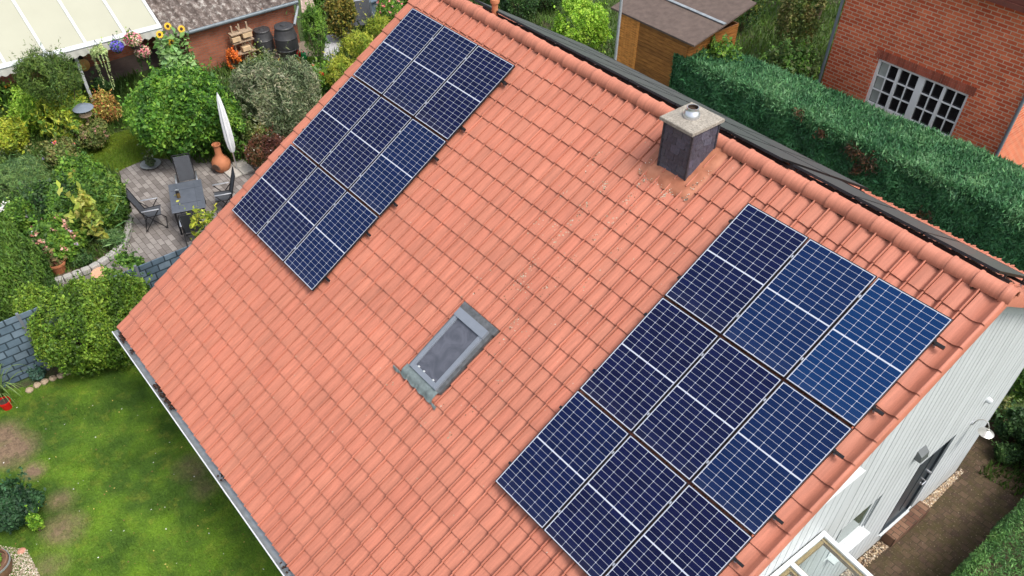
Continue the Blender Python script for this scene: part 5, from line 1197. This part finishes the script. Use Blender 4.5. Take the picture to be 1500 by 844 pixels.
# stone lantern at the left edge
b = G(6, 228); t = empty('stone_lantern', b, 'pale stone garden lantern at the left edge', 'lantern')
mb = MB(); mb.box(b + (0, 0, .15), (.34, .34, .30), bev=.02); mb.box(b + (0, 0, .42), (.22, .22, .26)); mb.build('pedestal', CONC, t)
mb = MB(); V = [b + np.array(p) for p in ((-.3, -.3, .56), (.3, -.3, .56), (.3, .3, .56), (-.3, .3, .56), (-.3, -.3, .62), (.3, -.3, .62), (.3, .3, .62), (-.3, .3, .62), (0, 0, .82))]
mb.add(V, [(3, 2, 1, 0), (0, 1, 5, 4), (1, 2, 6, 5), (2, 3, 7, 6), (3, 0, 4, 7), (4, 5, 8), (5, 6, 8), (6, 7, 8), (7, 4, 8)]); mb.build('roof', CONC, t)

# ================================================================== PATIO FURNITURE
c4 = [G(x, y, GZ + .74) for x, y in ((246, 267), (294, 262), (303, 307), (252, 317))]
tc_ = sum(c4) / 4; lx = (c4[2] - c4[1] + c4[3] - c4[0]) / 2; ang = math.atan2(lx[1], lx[0]); TL_, TW_ = 1.46, .90
tb = np.array((tc_[0], tc_[1], GZ + .012))
t = empty('garden_table', tb, 'dark grey rectangular garden table on the patio', 'table')
ca, sa = math.cos(ang), math.sin(ang)
def tl(x, y, z): return tb + np.array((x * ca - y * sa, x * sa + y * ca, z))
mb = MB(); mb.box(tl(0, 0, .735), (TL_, TW_, .022), rz=ang, bev=.006)
mb.build('tabletop', plain('table_slate', (.085, .095, .115), .30, noise=.18, scale=7), t)
mb = MB()
for y_ in (-TW_ * .27, TW_ * .27): mb.box(tl(0, y_, .7485), (TL_ * .82, .006, .003), rz=ang)
for x_ in (-.35, .35): mb.box(tl(x_, 0, .7487), (.006, TW_ * .9, .003), rz=ang)
mb.build('groove', plain('table_groove', (.04, .045, .055), .5), t)
mb = MB(); mb.box(tl(0, 0, .70), (TL_ - .10, TW_ - .10, .045), rz=ang); mb.build('apron', BLACK, t)
for sx in (-1, 1):
    for sy in (-1, 1): mb = MB(); mb.box(tl(sx * (TL_ / 2 - .07), sy * (TW_ / 2 - .07), .34), (.05, .05, .68), rz=ang); mb.build('leg', BLACK, t)
# jar on the table
b = G(262, 289, GZ + .765); t = empty('jar', b, 'small dark jar with amber contents on the garden table', 'jar'); mb = MB(); mb.lathe(b, [(0, 0), (.05, 0), (.052, .12), (.04, .14)], n=16); mb.build('body', plain('amber', (.12, .08, .03), .15), t, smooth=True)
mb = MB(); mb.lathe(b, [(.042, .14), (.046, .145), (.046, .19), (0, .195)], n=16); mb.build('lid', BLACK, t, smooth=True)
b2_ = G(260, 282, GZ + .765); t = empty('candle_glass', b2_, 'little grey candle glass behind the jar on the table', 'candle glass'); mb = MB(); mb.lathe(b2_, [(0, 0), (.045, 0), (.05, .08), (.044, .08), (.04, .02), (0, .02)], n=16); mb.build('glass', ZINC, t, smooth=True); mb = MB(); mb.lathe(b2_, [(0, .02), (.036, .02), (.036, .05), (0, .05)], n=12); mb.build('candle', WHITE, t)
# folding armchairs: local +x = forwards
def make_chair():
    t = empty('garden_chair', (0, 0, 0), 'x', 'chair', local=True)
    def lk(mb, nm, m_): 
        me = mesh(nm, mb.v, mb.f, m_, mb.c); o = link(nm, me, t, local=True)
        if nm != 'seat' and nm != 'backrest': me.polygons.foreach_set('use_smooth', np.ones(len(me.polygons), bool)); me.set_sharp_from_angle(angle=R(40))
    mb = MB(); mb.add([(.22, -.24, .44), (.22, .24, .44), (-.22, .24, .41), (-.22, -.24, .41), (.22, -.24, .425), (.22, .24, .425), (-.22, .24, .395), (-.22, -.24, .395)], [(3, 2, 1, 0), (4, 5, 6, 7), (0, 1, 5, 4), (1, 2, 6, 5), (2, 3, 7, 6), (3, 0, 4, 7)]); lk(mb, 'seat', TEX)
    mb = MB(); P = [(-.22, -.22, .43), (-.22, .22, .43), (-.44, .22, 1.08), (-.44, -.22, 1.08)]; mb.add(P + [(p[0] - .015, p[1], p[2]) for p in P], [(0, 1, 2, 3), (7, 6, 5, 4), (0, 4, 5, 1), (1, 5, 6, 2), (2, 6, 7, 3), (3, 7, 4, 0)]); lk(mb, 'backrest', TEX)
    for s in (-1, 1):
        mb = MB(); mb.tube([(-.20, s * .24, .40), (-.46, s * .24, 1.12)], .014); mb.tube([(-.23, s * .24, .42), (.24, s * .24, .44)], .014); lk(mb, 'side_rail', BLACK)
        mb = MB(); mb.box((-.02, s * .285, .645), (.46, .045, .022), bev=.006); lk(mb, 'armrest', ALU)
        mb = MB(); mb.tube([(-.30, s * .27, .64), (.28, s * .27, .0)], .013); lk(mb, 'leg', BLACK)
        mb = MB(); mb.tube([(.20, s * .285, .64), (-.30, s * .285, .0)], .013); lk(mb, 'leg', BLACK)
    mb = MB(); mb.tube([(-.46, -.24, 1.12), (-.46, .24, 1.12)], .014); lk(mb, 'top_rail', BLACK)
    mb = MB(); mb.tube([(.27, -.27, .02), (.27, .27, .02)], .012); mb.tube([(-.29, -.285, .02), (-.29, .285, .02)], .012); lk(mb, 'foot_bar', BLACK)
    return t
ch0 = make_chair(); first = True
for (x, y, az_, lab) in ((-.05, -1.0, 90, 'garden chair on the open patio side, seen with its back to the bed'), (-1.10, .05, 0, 'garden chair at the table end nearest the round bush'), (-.18, .92, -90, 'garden chair beside the chiminea, arms towards the table'), (1.02, .0, 180, 'garden chair at the near table end half hidden by twigs')):
    o = ch0 if first else copy_tree(ch0); first = False; o.location = tuple(tl(x, y, 0)); o.rotation_euler[2] = ang + R(az_); tag(o, lab, 'chair', 'chairs round the garden table')
# parasol, closed
b = G(348, 250); t = empty('parasol', b, 'closed white parasol standing on concrete slabs', 'parasol')
top = 2.45; d_ = ray((319, 143)); 
mb = MB(); mb.tube([b, b + (0, 0, 1.0)], .022, n=10); mb.tube([b + (0, 0, 1.0), b + (0, 0, top)], .02, n=10); mb.build('pole', ALU, t, smooth=True)
V = []; Fc = []; n_ = 32; pf = [(.62, .028), (.64, .06), (.80, .105), (1.1, .125), (1.6, .112), (2.05, .082), (2.32, .048), (2.47, .010)]
for z, r in pf:
    for k in range(n_): an = 6.283 * k / n_; rr = r * (1 + .10 * math.sin(an * 8)); V.append(b + (rr * math.cos(an), rr * math.sin(an), z))
for i in range(len(pf) - 1):
    for k in range(n_): Fc.append((i * n_ + k, i * n_ + (k + 1) % n_, (i + 1) * n_ + (k + 1) % n_, (i + 1) * n_ + k))
mb = MB(); mb.add(V, Fc); mb.build('canopy', plain('white_canvas', (.74, .75, .76), .85, noise=.06), t, smooth=True)
mb = MB()
for dx in (-.2, .2):
    for dy in (-.2, .2): mb.box(b + (dx, dy, .05), (.38, .38, .06), bev=.01)
mb.build('base_slab', CONC, t)
# chiminea
b = G(327, 250); t = empty('chiminea', b, 'terracotta chiminea beside the parasol base', 'chiminea')
mb = MB(); mb.lathe(b, [(r_ * .84, z_ * .88) for r_, z_ in [(0, .0), (.18, .0), (.27, .10), (.33, .24), (.33, .36), (.26, .48), (.16, .56), (.125, .66), (.115, .92), (.15, .96), (.155, 1.0), (.12, 1.0), (.095, .95), (.095, .8), (0, .78)]], n=32); mb.build('body', TERRA, t, smooth=True)
dv = CAM - b; dv[2] = 0; dv /= np.linalg.norm(dv); dv = np.array((dv[0] * .75 - dv[1] * -.66, dv[1] * .75 + dv[0] * -.66, 0)); mb = MB(); V = []; sd2 = np.array((-dv[1], dv[0], 0))
pts = [(math.cos(a) * .15, .28 + math.sin(a) * .12) for a in np.linspace(0, math.pi, 12)] + [(-.15, .22), (.15, .22)]
V = [b + dv * .292 + sd2 * p * .84 + np.array((0, 0, q_ * .88)) for p, q_ in pts]; V2_ = [v - dv * .05 for v in V]; m = len(V); mb.add(V + V2_, [tuple(range(m))] + [(i, (i + 1) % m, m + (i + 1) % m, m + i) for i in range(m)]); mb.build('mouth', plain('dark_mouth', (.10, .06, .04), .9), t)  # dark brown panel in place of an opening in the body
# fire bowl with plant
b = G(222, 244); t = empty('plant_dish', b, 'round grey dish with a small plant on the patio edge', 'dish'); mb = MB(); mb.lathe(b, [(0, .01), (.20, .01), (.30, .09), (.31, .10), (.28, .10), (.18, .04), (0, .04)], n=28); mb.build('dish', ZINC, t, smooth=True); sd_[0] += 1; cloud('foliage', t, [(b + (0, 0, .16), (.14, .14, .12))], 300, .08, GREY, seed=sd_[0])
# terracotta pot with plants, saucer, red pot
def pot(px, py, r, h, label, mat, pal=None, name='plant_pot', n_=500, cat='plant pot', leaf=.10):
    b = G(px, py); t = empty(name, b, label, cat); mb = MB(); mb.lathe(b, [(0, .0), (r * .68, 0), (r * .93, h * .82), (r, h * .82), (r, h), (r * .88, h), (r * .86, h * .86), (0, h * .84)], n=28); mb.build('pot', mat, t, smooth=True)
    mb = MB(); mb.lathe(b, [(r * .86, h * .87), (0, h * .89)], n=20); mb.build('soil', plain('pot_soil', (.06, .04, .03), .95), t)
    if pal: sd_[0] += 1; cloud('foliage', t, [(b + (0, 0, h * 1.1), (r * .8, r * .8, r * .5))], n_, leaf, pal, seed=sd_[0])
    return t
pot(88, 398, .24, .32, 'terracotta pot with straggly plants at the kerb of the bed', TERRA, [(.16, .12, .05), (.10, .12, .04), (.25, .10, .07)], n_=260)
mb = MB(); b = G(148, 402); mb.lathe(b, [(0, .03), (.20, .03), (.22, .05), (.235, .07), (.22, .075), (.20, .045), (0, .04)], n=32); o = mb.build('saucer', plain('pale_terracotta', (.62, .34, .22), .7, noise=.08), None, smooth=True); rebase(o, b); tag(o, 'pale terracotta saucer lying on the patio by the kerb', 'saucer')
t = pot(12, 598, .14, .24, 'bright red glazed pot with a spider plant at the left edge', plain('red_glaze', (.55, .012, .012), .2, noise=.05))
rn = np.random.default_rng(12); b = G(10, 590); mb = MB()
for k in range(46):
    an = rn.uniform(0, 6.283); L_ = rn.uniform(.45, .85); zt = rn.uniform(.35, .75); P = []
    for q in np.linspace(0, 1, 6): P.append(b + np.array((math.cos(an) * L_ * q, math.sin(an) * L_ * q, .22 + zt * math.sin(q * 2.4) * 1.0)))
    w_ = np.array((-math.sin(an), math.cos(an), 0)) * .026; V = []
    for i, p in enumerate(P): s_ = 1 - i / 5.2; V += [p - w_ * s_, p + w_ * s_]
    g_ = rn.uniform(.8, 1.3); mb.add(V, [(2 * i, 2 * i + 1, 2 * i + 3, 2 * i + 2) for i in range(5)], col=(.16 * g_, .24 * g_, .07 * g_))
mb.build('leaves', LEAF, t)
# half barrel planter
b = G(0, 838); t = empty('barrel_planter', b, 'round brown barrel planter at the lower left corner', 'planter'); mb = MB(); mb.lathe(b, [(.22, 0), (.30, .2), (.29, .38), (.26, .38), (.25, .30), (0, .29)], n=28); mb.build('tub', plain('old_tub', (.16, .085, .05), .75, noise=.3, scale=12), t, smooth=True); sd_[0] += 1; cloud('foliage', t, [(b + (0, 0, .36), (.18, .18, .07))], 500, .07, GREEN, seed=sd_[0])
mb = MB(); mb.lathe(b, [(.305, .30), (.312, .30), (.312, .34), (.300, .34)], n=28); mb.build('hoop', ZINC, t)
# terracotta shard by the ivy
mb = MB(); b = G(32, 808); mb.lathe(b, [(.0, .05), (.07, .03), (.10, 0)], n=9); o = mb.build('shard', plain('shard', (.50, .24, .17), .8), None); rebase(o, b); tag(o, 'small broken terracotta piece beside the ivy heap', 'shard')
# edging stones below the screen
for i, (x, y) in enumerate(((44, 573), (55, 566), (66, 561), (78, 556), (90, 552), (101, 547))):
    b = G(x, y); mb = MB(); rg = random.Random(i); mb.lathe(b, [(0, -.01), (.085, 0), (.09, .05), (.055, .085), (0, .095)], n=9); mb.v = [(p[0] + rg.uniform(-.012, .012), p[1] + rg.uniform(-.012, .012), p[2]) for p in mb.v]
    o = mb.build('edging_stone', plain('edging_stone', (.34, .26, .18), .9, noise=.2), None, smooth=True); rebase(o, b); tag(o, 'rounded brown edging stone between lawn and screen, %s from the red pot' % NTH[i], 'stone', 'edging stones of the lawn')
# granite kerb blocks round the bed
kp = [(189, 318), (188, 333), (185, 347), (178, 359), (168, 369), (157, 378), (145, 386), (132, 393), (119, 398), (106, 403), (93, 408), (80, 412)]
GRAN = plain('granite', (.36, .35, .33), .85, noise=.25, scale=25, bump=.4)
P = [G(x, y, GZ + .1) for x, y in kp]
ORD12 = ['first', 'second', 'third', 'fourth', 'fifth', 'sixth', 'seventh', 'eighth', 'ninth', 'tenth', 'eleventh', 'twelfth']
for i in range(len(P) - 1):
    a, b = P[i], P[i + 1]; c = (a + b) / 2; L_ = np.linalg.norm((b - a)[:2]) - .015; mb = MB(); mb.box((c[0], c[1], GZ + .08), (L_, .17, .16 + (.06 if i == 0 else 0)), rz=math.atan2(b[1] - a[1], b[0] - a[0]), bev=.02)
    o = mb.build('kerb_stone', GRAN, None); rebase(o, (c[0], c[1], GZ)); tag(o, 'grey granite kerb block of the curved bed edge, %s from the far end' % ORD12[i], 'kerb stone', 'granite kerb blocks round the bed')

# slate pattern privacy screen
fp0 = G(-60, 592); fp1 = G(60, 546); dy_ = (fp1 - fp0); fx = fp1[0]; 
t = empty('privacy_screen', (fx, -7.5, GZ), 'blue grey privacy screen with stone pattern behind the wide shrub', 'fence')
SCR = brick_mat('stone_print', (.085, .125, .165), (.15, .20, .25), (.030, .045, .060), .30, .19, .018, 'YZ', .5, .2, .35, .37)
ys0, ys1 = -11.5, -3.5; nb = 3; hh = 1.62
for i in range(nb):
    a_ = ys0 + (ys1 - ys0) * i / nb; b_ = ys0 + (ys1 - ys0) * (i + 1) / nb; mb = MB(); mb.box((fx, (a_ + b_) / 2, GZ + .05 + hh / 2), (.03, b_ - a_ - .06, hh)); mb.build('screen_panel', SCR, t)
for i in range(nb + 1): mb = MB(); mb.box((fx, ys0 + (ys1 - ys0) * i / nb, GZ + (hh + .1) / 2), (.06, .06, hh + .1)); mb.build('post', DARKZ, t)

# ================================================================== GABLE SIDE
# wall lamp: bracket, arm, cone shade
def vx(p, x): d = ray(p); return CAM + (x - CAM[0]) / d[0] * d
q = vx((1424, 619), WX1 + .0); s_ = vx((1439, 626), 11.98)
t = empty('wall_lamp', q, 'silver gooseneck wall lamp with conical shade on the white gable', 'lamp')
mb = MB(); mb.tube([q + (.0, 0, 0), q + (.03, 0, 0)], .045, n=16); mb.build('wall_plate', ALU, t)
e_ = np.array((s_[0], q[1] - .0, q[2])); STEEL = plain('brushed_steel', (.62, .60, .56), .3, .8, noise=.06); c_ = (s_ - q)
mb = MB(); pts = [q + (.03, 0, 0), q + (.06, 0, .13), q + (.14, 0, .20), q + (.22, 0, .19), q + (.27, 0, .12), q + (.28, 0, .06)]; mb.tube(pts, .011, n=8); mb.build('arm', STEEL, t, smooth=True)
mb = MB(); mb.lathe(q + np.array((.28, 0, 0)), [(.0, .075), (.025, .07), (.03, .04), (.135, -.03), (.135, -.036), (.03, .03), (0, .05)], n=32); mb.build('lamp_shade', STEEL, t, smooth=True)
q = vx((1446, 585), WX1); mb = MB(); mb.lathe((0, 0, 0), [(.0, 0), (.055, 0), (.055, .05), (.04, .085), (0, .10)], n=20); V = np.array(mb.v) @ np.array([[0, 0, -1], [0, 1, 0], [1, 0, 0.]]) + q; mb.v = [tuple(p) for p in V]
o = mb.build('motion_sensor', WHITE, None, smooth=True); o.data.flip_normals(); rebase(o, q); tag(o, 'small white dome sensor on the gable above the wall lamp', 'sensor')
q = vx((1347, 662), WX1); t = empty('wall_vent', q, 'small dark hooded vent box on the white gable beside the door', 'vent'); mb = MB(); mb.add([q + np.array(p) for p in ((0, -.11, .10), (.10, -.11, .02), (.10, .11, .02), (0, .11, .10), (0, -.11, -.10), (.12, -.11, -.10), (.12, .11, -.10), (0, .11, -.10))], [(0, 1, 2, 3), (7, 6, 5, 4), (0, 4, 5, 1), (1, 5, 6, 2), (2, 6, 7, 3), (3, 7, 4, 0)]); mb.build('hood', plain('hood_metal', (.13, .14, .14), .4, .4), t); mb = MB(); mb.box(q + (.06, 0, -.11), (.09, .16, .015)); mb.build('grille', BLACK, t)
# glazed canopy at the lower right
CZ = -2.97; cyb = -1.56
t = empty('glass_canopy', (12.6, -2.6, GZ), 'white framed glass canopy with timber rafters attached to the gable', 'canopy')
PINE = plain('pine', (.42, .27, .11), .6, noise=.15, scale=8)
yb = [cyb - .73 * k for k in range(6)]
cx_out = 13.4; x_in = WX1 + .135
drop = .13
def cz(x): return CZ - drop * (x - x_in)
mb = MB()
for y_ in yb: mb.bar((x_in, y_, CZ), (cx_out, y_, cz(cx_out)), .07, .05)
mb.bar((x_in + .03, yb[0] + .035, CZ + .003), (x_in + .03, yb[-1], CZ + .003), .06, .05); mb.bar((cx_out, yb[0] + .05, cz(cx_out)), (cx_out, yb[-1], cz(cx_out)), .10, .12)
mb.build('frame', WHITE, t)
mb = MB()
for y_ in yb:
    for sg in (-1,) if y_ == yb[0] else (1,) if y_ == yb[-1] else (-1, 1): mb.bar((x_in + .02, y_ + sg * .055, CZ - .062), (cx_out - .05, y_ + sg * .055, cz(cx_out) - .06), .04, .07)
for a_, b_ in zip(yb[:-1], yb[1:]):
    mb.box((x_in + .085, (a_ + b_) / 2, cz(x_in + .085) - .065), (.05, .73 - .16, .07))
mb.build('rafter', PINE, t)
GL = clear_glass('canopy_glass')
for a_, b_ in zip(yb[:-1], yb[1:]):
    mb = MB(); P = [(x_in + .06, b_ + .045, cz(x_in + .06) - .005), (cx_out - .05, b_ + .045, cz(cx_out - .05) - .005), (cx_out - .05, a_ - .045, cz(cx_out - .05) - .005), (x_in + .06, a_ - .035, cz(x_in + .06) - .005)]; mb.add(P + [(p[0], p[1], p[2] - .008) for p in P], [(0, 1, 2, 3), (7, 6, 5, 4), (0, 4, 5, 1), (1, 5, 6, 2), (2, 6, 7, 3), (3, 7, 4, 0)]); mb.build('glass_pane', GL, t)
for y_ in (yb[0], yb[-1]): mb = MB(); mb.box((cx_out, y_, (GZ + cz(cx_out)) / 2 - .06), (.10, .10, cz(cx_out) - GZ - .14)); mb.build('post', WHITE, t)

# ================================================================== BEHIND THE HOUSE
# brick house
BR3 = brick_mat('red_brick_house', (.54, .095, .040), (.76, .19, .085), (.62, .43, .30), .26, .098, .011, 'XZ', .85, .4, .18)
BR3S = brick_mat('red_brick_house_side', (.54, .095, .040), (.76, .19, .085), (.62, .43, .30), .26, .098, .011, 'YZ', .85, .4, .18)
hy = 14.0; hx0, hx1 = 1.06, 6.70; ht = -1.75
t = empty('brick_house', ((hx0 + hx1) / 2, hy + 2.5, GZ), 'red brick house with white lattice window beyond the conifer hedge', 'house')
wx0, wx1, wz0, wz1 = 2.58, 5.38, -5.52, -4.16
mb = MB()
def wpanel(x0, x1, z0, z1): mb.box(((x0 + x1) / 2, hy + .15, (z0 + z1) / 2), (x1 - x0, .30, z1 - z0))
wpanel(hx0, wx0, GZ, ht); wpanel(wx1, hx1, GZ, ht); wpanel(wx0, wx1, GZ, wz0); wpanel(wx0, wx1, wz1, ht); mb.build('front_wall', BR3, t)
mb = MB(); mb.box((hx1 - .15, hy + 2.8, (GZ + ht) / 2), (.30, 5.0, ht - GZ)); mb.box((hx0 + .15, hy + 2.8, (GZ + ht) / 2), (.30, 5.0, ht - GZ)); mb.box(((hx0 + hx1) / 2, hy + 5.3, (GZ + ht) / 2), (hx1 - hx0 - .62, .3, ht - GZ)); mb.build('side_wall', BR3S, t)
mb = MB(); xa = wx0 - .10
while xa < wx1 + .08: mb.box((xa + .034, hy - .004, wz1 + .125), (.062, .02, .235), col=(random.uniform(.7, 1.25),) * 3); xa += .076
mb.build('lintel_bricks', plain('soldier_brick', (.36, .10, .06), .85, noise=.15, useattr=True), t)
mb = MB(); mb.box(((hx0 + hx1) / 2, hy + 2.7, ht + .10), (hx1 - hx0 + .5, 6.3, .12)); V = [(hx0 - .3, hy - .4, ht + .17), (hx1 + .3, hy - .4, ht + .17), (hx1 + .3, hy + 5.9, ht + .17), (hx0 - .3, hy + 5.9, ht + .17), ((hx0 + hx1) / 2, hy - .4, ht + 2.4), ((hx0 + hx1) / 2, hy + 5.9, ht + 2.4)]
mb.add(V, [(0, 1, 4), (1, 2, 5, 4), (2, 3, 5), (3, 0, 4, 5)]); mb.build('roof', plain('dark_red_roof', (.16, .05, .035), .7, noise=.2), t)
WP = plain('window_white', (.84, .84, .82), .4, noise=.02)
win = None
mb = MB(); wy = hy + .10; W2 = (wx0 + wx1) / 2
for x_, w_ in ((wx0 + .04, .08), (wx1 - .04, .08), (W2, .20)): mb.box((x_, wy, (wz0 + wz1) / 2), (w_, .08, wz1 - wz0))
for z_ in (wz0 + .04, wz1 - .04): mb.box((W2, wy, z_), (wx1 - wx0 - .18, .078, .08))
for hx_ in ((wx0 + .08, W2 - .08), (W2 + .08, wx1 - .08)):
    mb.box(((hx_[0] + hx_[1]) / 2, wy - .004, (wz0 + wz1) / 2), (.085, .07, wz1 - wz0 - .17))
win = mb.build('window', WP, t)
mb = MB()
for a_, b_ in ((wx0 + .08, W2 - .08), (W2 + .08, wx1 - .08)):
    m_ = (a_ + b_) / 2
    for c_, d_ in ((a_, m_ - .043), (m_ + .043, b_)):
        mb.box(((c_ + d_) / 2, wy - .01, (wz0 + wz1) / 2), (.036, .03, wz1 - wz0 - .17))
        for k in (1, 2): mb.box(((c_ + d_) / 2, wy - .012, wz0 + .08 + (wz1 - wz0 - .16) * k / 3), (d_ - c_ - .005, .028, .036))
mb.build('glazing_bar', WP, win)
mb = MB(); mb.box((W2, wy + .035, (wz0 + wz1) / 2), (wx1 - wx0 - .17, .012, wz1 - wz0 - .17)); mb.build('pane', glass_mat('dark_window', (.012, .013, .015), .06), win)
V = []                                  # one light curtain inside the first bay
for k in range(15):
    for z_ in (wz0 + .1, wz1 - .1): V.append((wx0 + .10 + k * .018, wy + .026 + .003 * (k % 2), z_))
mb = MB(); mb.add(V, [(2 * k, 2 * k + 2, 2 * k + 3, 2 * k + 1) for k in range(14)]); mb.build('curtain', plain('curtain', (.38, .40, .36), .9), win)
for x_ in (hx0 - .05, hx1 + .04):
    mb = MB(); mb.tube([(x_, hy - .07, GZ), (x_, hy - .07, ht + .05)], .045, n=10); mb.build('downpipe', plain('grey_downpipe', (.20, .24, .28), .4, .3), t, smooth=True)
# wooden shed
t = empty('wooden_shed', (-2.4, 11.0, GZ), 'orange brown wooden shed with dark felt roof behind the ridge', 'shed')
def plank_mat():
    m, nt, b = new_mat('stained_planks'); L = nt.links; tc = N(nt, 'ShaderNodeTexCoord'); mp = N(nt, 'ShaderNodeMapping'); mp.inputs['Scale'].default_value = (1.2, 1.2, 14); L.new(tc.outputs['Object'], mp.inputs[0])
    n1 = N(nt, 'ShaderNodeTexNoise'); n1.inputs['Scale'].default_value = 3; n1.inputs['Detail'].default_value = 8; L.new(mp.outputs[0], n1.inputs[0]); at = N(nt, 'ShaderNodeAttribute', attribute_name='Col')
    cr = N(nt, 'ShaderNodeValToRGB'); e = cr.color_ramp.elements; e[0].position = .35; e[0].color = (.17, .060, .012, 1); e[1].position = .65; e[1].color = (.36, .15, .035, 1); L.new(n1.outputs[0], cr.inputs[0])
    mx = N(nt, 'ShaderNodeMix', data_type='RGBA', blend_type='MULTIPLY'); mx.inputs[0].default_value = 1; L.new(cr.outputs[0], mx.inputs[6]); L.new(at.outputs[0], mx.inputs[7]); L.new(mx.outputs[2], b.inputs['Base Color']); b.inputs['Roughness'].default_value = .6
    return m
PLK = plank_mat(); sy = 10.2; sx0 = G(925, 40, -4.1)[0]; sz = -4.15
sx0 = -4.05; sx1 = -1.25; sz = -4.0
mb = MB(); z = GZ; rg = random.Random(4)
while z < sz: 
    mb.box(((sx0 + .75 + sx1) / 2, sy, z + .055), (sx1 - sx0 - .75, .04, .104), col=(rg.uniform(.9, 1.3),) * 3); mb.box(((sx0 + sx1) / 2 , sy + 2.2, z + .055), (sx1 - sx0, .04, .104)); mb.box((sx0 - .01, sy + 1.1, z + .055), (.04, 2.2, .104), col=(.8,) * 3); mb.box((sx1, sy + 1.1, z + .055), (.04, 2.2, .104)); z += .112
mb.build('wall', PLK, t)
mb = MB(); xa = sx0
while xa < sx0 + .74: mb.box((xa + .06, sy - .01, (GZ + sz) / 2), (.115, .045, sz - GZ), col=(rg.uniform(2.2, 2.7),) * 3); xa += .123
mb.build('door', PLK, t)
FELT = plain('roof_felt', (.115, .085, .072), .95, noise=.25, scale=6, bump=.4, bscale=120)
r0 = G(893, 22, -4.05); rm0 = np.array((-3.6, 11.2, -3.55)); 
xl, xr = -4.40, -.95; yf, ym, yr = sy - .10, sy + 1.15, sy + 2.45; zf, zm = -3.92, -3.66
mb = MB()
for (ya_, za_, yb_, zb_) in ((yf, zf, ym, zm), (ym, zm, yr, zm + .30)):
    P = [(xl, ya_, za_), (xr, ya_, za_), (xr, yb_, zb_), (xl, yb_, zb_)]; mb.add(P + [(p[0], p[1], p[2] - .05) for p in P], [(0, 1, 2, 3), (7, 6, 5, 4), (0, 4, 5, 1), (1, 5, 6, 2), (2, 6, 7, 3), (3, 7, 4, 0)])
mb.build('roof', FELT, t)
mb = MB(); mb.bar((xl, ym, zm + .02), (xr, ym, zm + .02), .12, .02); mb.build('ridge_strip', plain('pale_metal_strip', (.28, .31, .33), .5, .3, noise=.3), t)
# white pole
q = G(905, 84); d_ = ray((902, 80)); p = CAM + d_ * (9.3 - CAM[1]) / d_[1]; t_ = MB(); p = np.array((p[0], 9.3, GZ)); mb = MB(); mb.tube([p, p + (0, 0, 4.4)], .045, n=12); o = mb.build('pole', plain('galvanised_pole', (.42, .45, .48), .45, .4), None, smooth=True); rebase(o, p); tag(o, 'thin pale grey metal pole in front of the wooden shed', 'pole')
# undergrowth
def undercol(x, y):
    t = np.clip((fbm(x, y, .9, 6) - .3) * 2, 0, 1)[:, None]; return np.array([.05, .10, .02]) * (1 - t) + np.array([.13, .22, .04]) * t, np.where(inpoly(x, y, L2), 1.0, 0.0)
def under_(poly, n, h, seed, label, wid=.05):
    o = blades('ground_cover', poly, n, undercol, h=h, seed=seed, wid=wid); tag(o, label, 'ground cover')
GB = PG((-60, 130), (60, 110), (150, 130), (200, 110), (240, 200), (130, 215), (175, 262), (196, 330), (180, 372), (80, 408), (100, 430), (-60, 470))
under_(GB, 42000, (.10, .38), 21, 'leafy ground cover filling the garden bed left of the patio')
under_(PG((240, 120), (330, 95), (470, 92), (560, 20), (620, -40), (430, 260), (350, 240), (250, 240)), 30000, (.08, .3), 22, 'leafy ground cover between the round bush and the tiled roof')
under_([(-6, 9), (14, 9), (14, 13.5), (-6, 13.5)], 16000, (.06, .25), 23, 'dark ground cover between the house and the shed')
under_([(-20, 8), (2, 8), (2, 24), (-20, 24)], 50000, (.06, .3), 24, 'dark ground cover under the shrubs behind the house')
under_([(12.0, 5.2), (18, 5.2), (18, 12), (12, 12)], 16000, (.05, .22), 25, 'low dark ground cover beyond the brown path', .04)
under_([(-14, -14), (-3.25, -14), (-3.25, -9.2), (-8, -8.6), (-14, -6)], 26000, (.05, .25), 26, 'leafy ground cover beyond the slate pattern screen')
